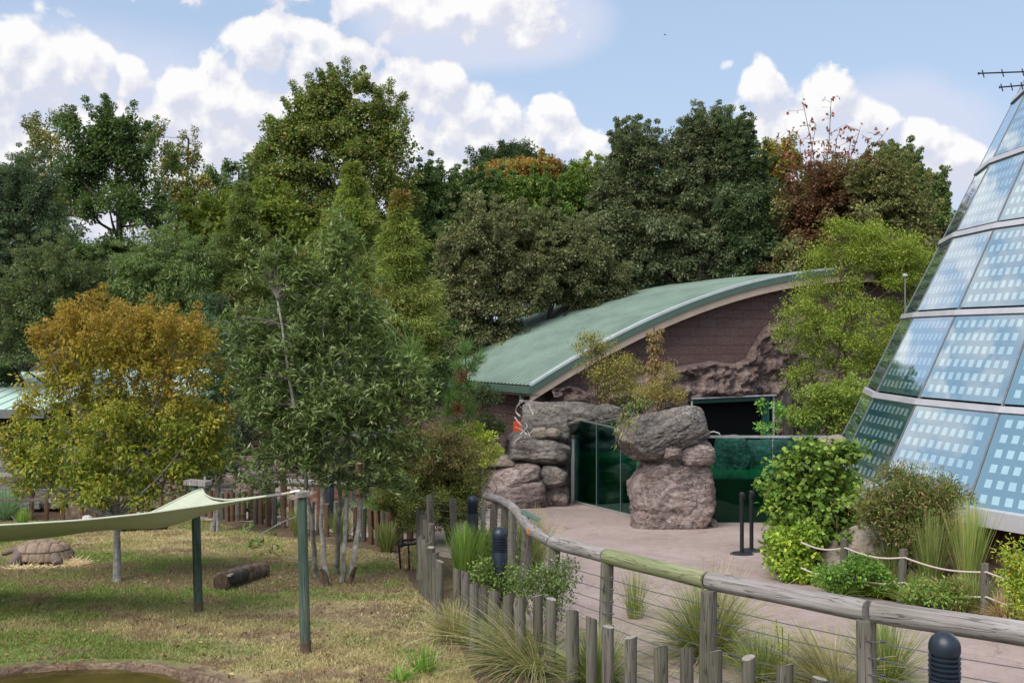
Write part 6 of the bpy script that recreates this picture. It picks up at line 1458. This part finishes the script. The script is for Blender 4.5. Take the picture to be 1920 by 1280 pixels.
for i, (x0, x1, y0_, y1_, lab) in enumerate([(155,172,966,976,'small white rock in front of the reddish log'),(203,211,966,971,'tiny white rock near the orange tree trunk')]):
    Yg = 18.6; tag(rpx('pale_rock', x0, x1, y0_, y1_+3, Yg, .1, M['bone'], None, seed=90+i, sub=3, box=.3), lab, 'rock')
def hay(name, lab, c, rx, ry, h, n, L=.16):
    a = rng.uniform(0, 6.28, n); r_ = rng.uniform(0, 1, n)**.6; x = c[0]+np.cos(a)*r_*rx; y = c[1]+np.sin(a)*r_*ry; z = H(x, y)+rng.uniform(0, 1, n)*h*(1-r_**1.5)+.004
    D = rng.normal(size=(n, 3)); D[:, 2] *= .28; V, Q = leaf_cards(np.stack([x, y, z], 1), D, L*rng.uniform(.5, 1.2, n), .009, .3, 0)
    return tag(mesh_np(name, V, Q, M['hay'], None, False, np.repeat(pal([(.48,.36,.2),(.58,.46,.28),(.36,.26,.14)], [2,2,1], n), 4, 0)), lab, 'hay')
hay('hay_heap', 'loose pale hay in front of the tortoise rear legs', G(125, 1058), .36, .22, .05, 1600)
hay('hay_heap', 'thin scatter of hay left of the main hay below the tortoise', G(50, 1066), .36, .16, .012, 700)
hay('hay_heap', 'tuft of hay under the tortoise belly', G(56, 1055), .16, .1, .05, 300)
fd = G(768, 1062); ff = thing('hay_rack', 'black metal hay rack leaning on the cut posts at the lawn edge', 'feeder', fd); mb = MB()
A = [P(748, 1023, fd[1]-.35), P(785, 1018, fd[1]-.35), P(786, 1010, fd[1]+.1), P(753, 1013, fd[1]+.1)]
for a, b_ in zip(A, A[1:]+A[:1]): mb.beam(a, b_, .02, .03)
for a, e in ((A[0], P(752, 1078, fd[1]-.3)), (P(766, 1021, fd[1]-.35), P(768, 1078, fd[1]-.3)), (A[1], P(788, 1075, fd[1]-.2)), (A[3], P(757, 1066, fd[1]+.1))): mb.beam(a, e, .022, .02)
mb.build('frame', M['metal_black'], ff)
n = 2600; a = rng.uniform(0, 6.28, n); hz_ = rng.uniform(0, 1, n); rr = (.22-.10*hz_)*rng.uniform(0, 1, n)**.5; x = fd[0]+.05+np.cos(a)*rr; y = fd[1]-.08+np.sin(a)*rr; z = H(x, y)+hz_*.34
D = rng.normal(size=(n, 3))*.5; D[:, 2] -= .8; V, Q = leaf_cards(np.stack([x, y, z], 1), D, rng.uniform(.08, .2, n), .009, .3, 0)
tag(mesh_np('hay_bundle', V, Q, M['hay'], None, False, np.repeat(pal([(.40,.25,.13),(.5,.36,.2),(.28,.17,.09)], [2,2,1], n), 4, 0)), 'brown bundle of hay stuffed inside the black metal rack', 'hay')

# ------------------------------------------------------------------ giant tortoise
tp = G(80, 1056); S_ = 1/F*tp[1]     # metres per photo pixel there
to = thing('tortoise', 'giant brown tortoise lying on the lawn beside its hay, facing left', 'tortoise', tp)
def mat_skin(name, a_, b__, sc_=14):
    m, t, b, _ = new_mat(name); v = t.node('ShaderNodeTexCoord').outputs['Object']; n_ = t.noise(v, sc_, 7, .65); vr = t.vor(v, 26, 'DISTANCE_TO_EDGE')
    t.l.new(t.ramp(n_, [(.3, a_), (.7, b__)]), b.inputs['Base Color']); b.inputs['Roughness'].default_value = .8; bump(t, b, t.m('ADD', n_, vr), .7, .012); return m
M['skin'] = mat_skin('tortoise_skin', (.085, .062, .05), (.19, .145, .12)); 
# body: one skinned surface
bmv = [(.03,0,.17),(-.30,0,.20),(-.40,0,.22),(-.47,0,.20),(-.545,0,.155),(.30,0,.17), (.40,0,.13),(.47,0,.08),
       (-.27,-.22,.15),(-.33,-.29,.10),(-.35,-.31,.03), (-.27,.22,.15),(-.33,.29,.10),(-.35,.31,.03),
       (.22,-.24,.12),(.32,-.30,.09),(.30,-.32,.03), (.22,.24,.12),(.32,.30,.09),(.30,.32,.03)]
bme = [(0,1),(1,2),(2,3),(3,4),(0,5),(5,6),(6,7),(1,8),(8,9),(9,10),(1,11),(11,12),(12,13),(5,14),(14,15),(15,16),(5,17),(17,18),(18,19)]
rads = [.15,.12,.055,.05,.038,.14,.04,.012, .09,.085,.075,.09,.085,.075,.09,.09,.08,.09,.09,.08]
# head: a few extra joints for snout
bmv += [(-.59,0,.145),(-.51,0,.185)]; bme += [(4,20)]; bmv = bmv[:21]; rads += [.026]
rads[4] = .050; rads[3] = .042; bmv[4] = (-.55, 0, .165)
me = bpy.data.meshes.new('body'); me.from_pydata(bmv, bme, []); bo = bpy.data.objects.new('body', me); C.objects.link(bo); bo.parent = to
sk = bo.modifiers.new('skin', 'SKIN'); me.skin_vertices
for i, v in enumerate(me.skin_vertices[0].data): v.radius = (rads[i], rads[i]*(.85 if i in (4, 20) else 1)); v.use_root = (i == 0)
sb = bo.modifiers.new('sub', 'SUBSURF'); sb.levels = 2; sb.render_levels = 2
dg = bpy.context.evaluated_depsgraph_get(); ev = bo.evaluated_get(dg); nm = bpy.data.meshes.new_from_object(ev); bo.modifiers.clear(); bo.data = nm; nm.materials.clear(); nm.materials.append(M['skin'])
nm.polygons.foreach_set('use_smooth', np.ones(len(nm.polygons), bool))
for s in (-1, 1): MB().lathe([(.001, -.008), (.008, -.005), (.010, 0), (.008, .005), (.001, .008)], np.array([-.565, s*.042, .175])+tp, 10).build('eye', M['metal_black'], to, 60)
for j, (fx, fy) in enumerate([(-.37, -.33), (-.37, .33), (.31, -.36), (.31, .36)]):
    for k in range(4): MB().tube([tp+np.array([fx-.045+k*.03-.03, fy*1.04-.02*(fy < 0)+.02*(fy > 0)*1, .025]), tp+np.array([fx-.055+k*.03-.03, fy*1.12-.03*(fy < 0), .008])], [.012, .006], 6).build('claw', M['bark_pale'], to, 60)
# shell with scutes
nu, nv2 = 150, 70; U_, V_ = np.meshgrid(np.linspace(0, 2*math.pi, nu, endpoint=False), np.linspace(0, 1, nv2)); ph = V_*math.pi/2
X_ = .42*np.sin(ph)**.9*np.cos(U_); Y_ = .31*np.sin(ph)**.9*np.sin(U_); Z_ = .11+.245*np.cos(ph)**.72
sc_c = [(x, 0) for x in (-.34, -.18, 0, .18, .33)]+[(x, s*.175) for x in (-.26, -.09, .09, .26) for s in (-1, 1)]
# arc-length like flattening so scute borders meet the rim
fx_, fy_ = X_*1.0, Y_; dd = np.stack([np.hypot((fx_-a)*1.0, (fy_-b__)*1.1) for a, b__ in sc_c]); ds = np.sort(dd, 0); edge = ds[1]-ds[0]; dome_ = V_ < .80
groove = np.exp(-(edge/.012)**2)*(V_ < .82); rimg = np.exp(-((V_-.82)/.018)**2); marg = np.exp(-(np.abs(((U_/(2*math.pi)*24) % 1)-.5)*2-1)**2/.02)*(V_ > .82)
bumpy = .010*np.exp(-(ds[0]/.07)**2)*(V_ < .8); N_ = np.stack([X_/.42, Y_/.31, (Z_-.12)/.26+.1], -1); N_ = unit(N_)
flare = smooth(.84, 1, V_)*.03; off = (bumpy-.014*groove-.012*rimg-.010*marg)[..., None]*N_; Pt = np.stack([X_*(1+flare*2), Y_*(1+flare*2), Z_-flare*.6], -1)+off
Pt[..., 2] += .01*np.sin(U_*2)*(V_ > .85); col_ = np.array([.24, .165, .115])*(1-.72*np.clip(groove+rimg+marg, 0, 1)[..., None])*(.85+.3*np.exp(-(ds[0]/.08)**2))[..., None]*(1+.12*(V_ > .84))[..., None]
Vv = np.concatenate([Pt.reshape(-1, 3), [[.0, 0, .10]]]); Q = []
for j in range(nv2-1):
    for i in range(nu): Q.append((j*nu+i, (j+1)*nu+i, (j+1)*nu+(i+1) % nu, j*nu+(i+1) % nu))
for i in range(nu): Q.append(((nv2-1)*nu+i, nu*nv2, nu*nv2, (nv2-1)*nu+(i+1) % nu) if False else ((nv2-1)*nu+i, nu*nv2, (nv2-1)*nu+(i+1) % nu, (nv2-1)*nu+(i+1) % nu)[:4])
Q = [q for q in Q if len(set(q)) == 4]
m, t, b, _ = new_mat('tortoise_shell'); a_ = t.node('ShaderNodeAttribute', attribute_name='Col').outputs['Color']; v = t.node('ShaderNodeTexCoord').outputs['Object']; n_ = t.noise(v, 18, 6, .6)
t.l.new(t.mix(1, a_, t.ramp(n_, [(.3, .65), (.7, 1.3)]), 'MULTIPLY'), b.inputs['Base Color']); b.inputs['Roughness'].default_value = .6; bump(t, b, n_, .4, .008); M['shell'] = m
mesh_np('shell', Vv+tp, np.array(Q), M['shell'], to, True, np.concatenate([col_.reshape(-1, 3), [[.1, .08, .07]]]))
to.rotation_euler = (0, 0, R(8)); to.scale = (.98, .98, 1.0)

# ------------------------------------------------------------------ odds and ends in the middle distance
ob = thing('orange_box', 'orange red sign box by the side wall behind the boulders', 'box', P(975, 808, 27.3)); c = P(974, 806, 27.3)
MB().box(c, (.34, .12, .46)).build('case', M['orange_red'], ob); MB().box(c+np.array([.03, -.065, -.10]), (.16, .01, .12)).build('slot', M['dark_room'], ob); MB().box(c+np.array([0, 0, -.6]), (.06, .06, .75)).build('stand', M['metal_black'], ob)
mb = MB(); mb.tube([c+np.array([.0, -.068, .10]), c+np.array([.05, -.068, .085]), c+np.array([.1, -.068, .10])], .006, 5); mb.build('handle', M['alu'], ob)
cg = thing('metal_enclosure', 'grey metal framed cage seen through the magnolia leaves', 'cage', (-4.1, 23.0, -1.7)); mb = MB()
x0, x1, yA, yB = P(655, 0, 22.5)[0], P(720, 0, 22.5)[0], 22.5, 24; zt_, zb_ = P(0, 815, 22.5)[2], -1.65
for x in (x0, (x0+x1)/2, x1):
    for y in (yA, yB): mb.box((x, y, (zt_+zb_)/2), (.05, .05, zt_-zb_))
for z in (zt_, zt_-.45, zb_+.1):
    for y in (yA, yB): mb.beam((x0, y, z), (x1, y, z), .05, .05)
    for x in (x0, x1): mb.beam((x, yA, z), (x, yB, z), .05, .05)
mb.build('frame', M['steel_dull'], cg); MB().box(((x0+x1)/2, yA+.05, (zb_+zt_)/2-.45), (x1-x0-.1, .03, .9)).build('panel', M['steel_dull'], cg); MB().box(((x0+x1)/2, yB, (zb_+zt_)/2), (x1-x0, .04, zt_-zb_)).build('back_panel', M['dark_room'], cg)
pw = thing('pink_block_wall', 'pale pinkish block wall glimpsed behind the magnolia trunks', 'wall', (-5.6, 24, -1.7))
for r_ in range(6):
    for k in range(9):
        x = -7.7+k*.42+(r_ % 2)*.2
        if x > -4.3: continue
        MB().box((x, 24.2, -1.72+r_*.2), (.41, .2, .19)).build('block', M['rock_wall'], pw)
for i, px in enumerate((531, 600, 672, 681)):
    Yp = 21.6+i*.1; x = (px-960)/F*Yp; p = thing('reddish_post', ['reddish post left of the log rail seen behind magnolia leaves', 'reddish post between the two thickest magnolia trunks', 'thin reddish post left of the grey cage', 'red brown post touching the grey cage'][i], 'post', (x, Yp, gz(x, Yp)))
    MB().tube([(x, Yp, gz(x, Yp)-.1), (x, Yp, gz(x, Yp)+.7), (x, Yp, gz(x, Yp)+1.5)], .065, 10, wob=.03, seed=i).build('post', M['wood_red'], p, 45); 
orng = thing('clay_mound', 'orange clay bank behind the log rail near the cage', 'earth bank', (-3.2, 22.6, -1.6))
rock_mesh('mound', (-3.6, 23.6, -1.65), (1.5, .8, .33), M['soil_wall'], orng, box=.1, rough=.15, seed=12, sub=4)
gy = thing('grey_block_wall', 'grey block wall with a pipe rail at the far left edge', 'wall', (-12.5, 23.5, -1.3))
for r_ in range(4):
    for k in range(10):
        x = -14.8+k*.5+(r_ % 2)*.25
        MB().box((x, 23.4, -1.15+r_*.24), (.485, .2, .225)).build('block', M['steel_dull' if False else 'concrete_base'], gy)
gt = thing('glass_wall_top', 'thin pale metal edge of a barrier behind the conical bush', 'barrier', P(905, 866, 23.6)); MB().beam(P(780, 864, 23.9), P(912, 864, 23.6), .05, .05).build('top_rail', M['alu'], gt)
for px in (790, 850, 905): MB().box((P(px, 0, 23.8)[0], 23.8, -1.0), (.04, .04, 1.5)).build('upright', M['steel_dull'], gt)
dk = thing('dark_roof_edge', 'thin dark roof edge poking out of the trees above the green roof', 'roof', P(1040, 552, 36)); MB().beam(P(1000, 552, 37.6), P(1082, 547, 37.6), .4, .09).build('roof_slab', M['steel_dull'], dk)
bird = thing('bird', 'tiny dark bird flying high in the blue sky', 'bird', P(1247, 66, 60)); c = P(1247, 66, 60)
MB().tube([c+np.array([0, -.1, 0]), c, c+np.array([0, .1, .01])], [.01, .035, .012], 8).build('body', M['metal_black'], bird, 60)
for s in (-1, 1): MB().add([c+np.array([0, -.04, 0]), c+np.array([0, .05, 0]), c+np.array([s*.1, .02, .07]), c+np.array([s*.05, -.05, .05])], [(0, 1, 2, 3)]).build('wing', M['metal_black'], bird)
lp = thing('path_lamp', 'small pale lamp on a thin pole inside the yellow green tree', 'lamp', (P(1697, 0, 22.6)[0], 22.6, -1.7)); c = P(1697, 516, 22.6)
MB().tube([(c[0], 22.6, -1.7), c], .016, 6).build('pole', M['steel_dull'], lp); MB().lathe([(.02, -.04), (.06, -.02), (.06, .02), (.02, .04)], c, 12).build('lamp_head', M['alu'], lp, 40)
print('OBJECT COUNT', len(bpy.data.objects), 'faces', sum(len(o.data.polygons) for o in bpy.data.objects if o.type == 'MESH'))
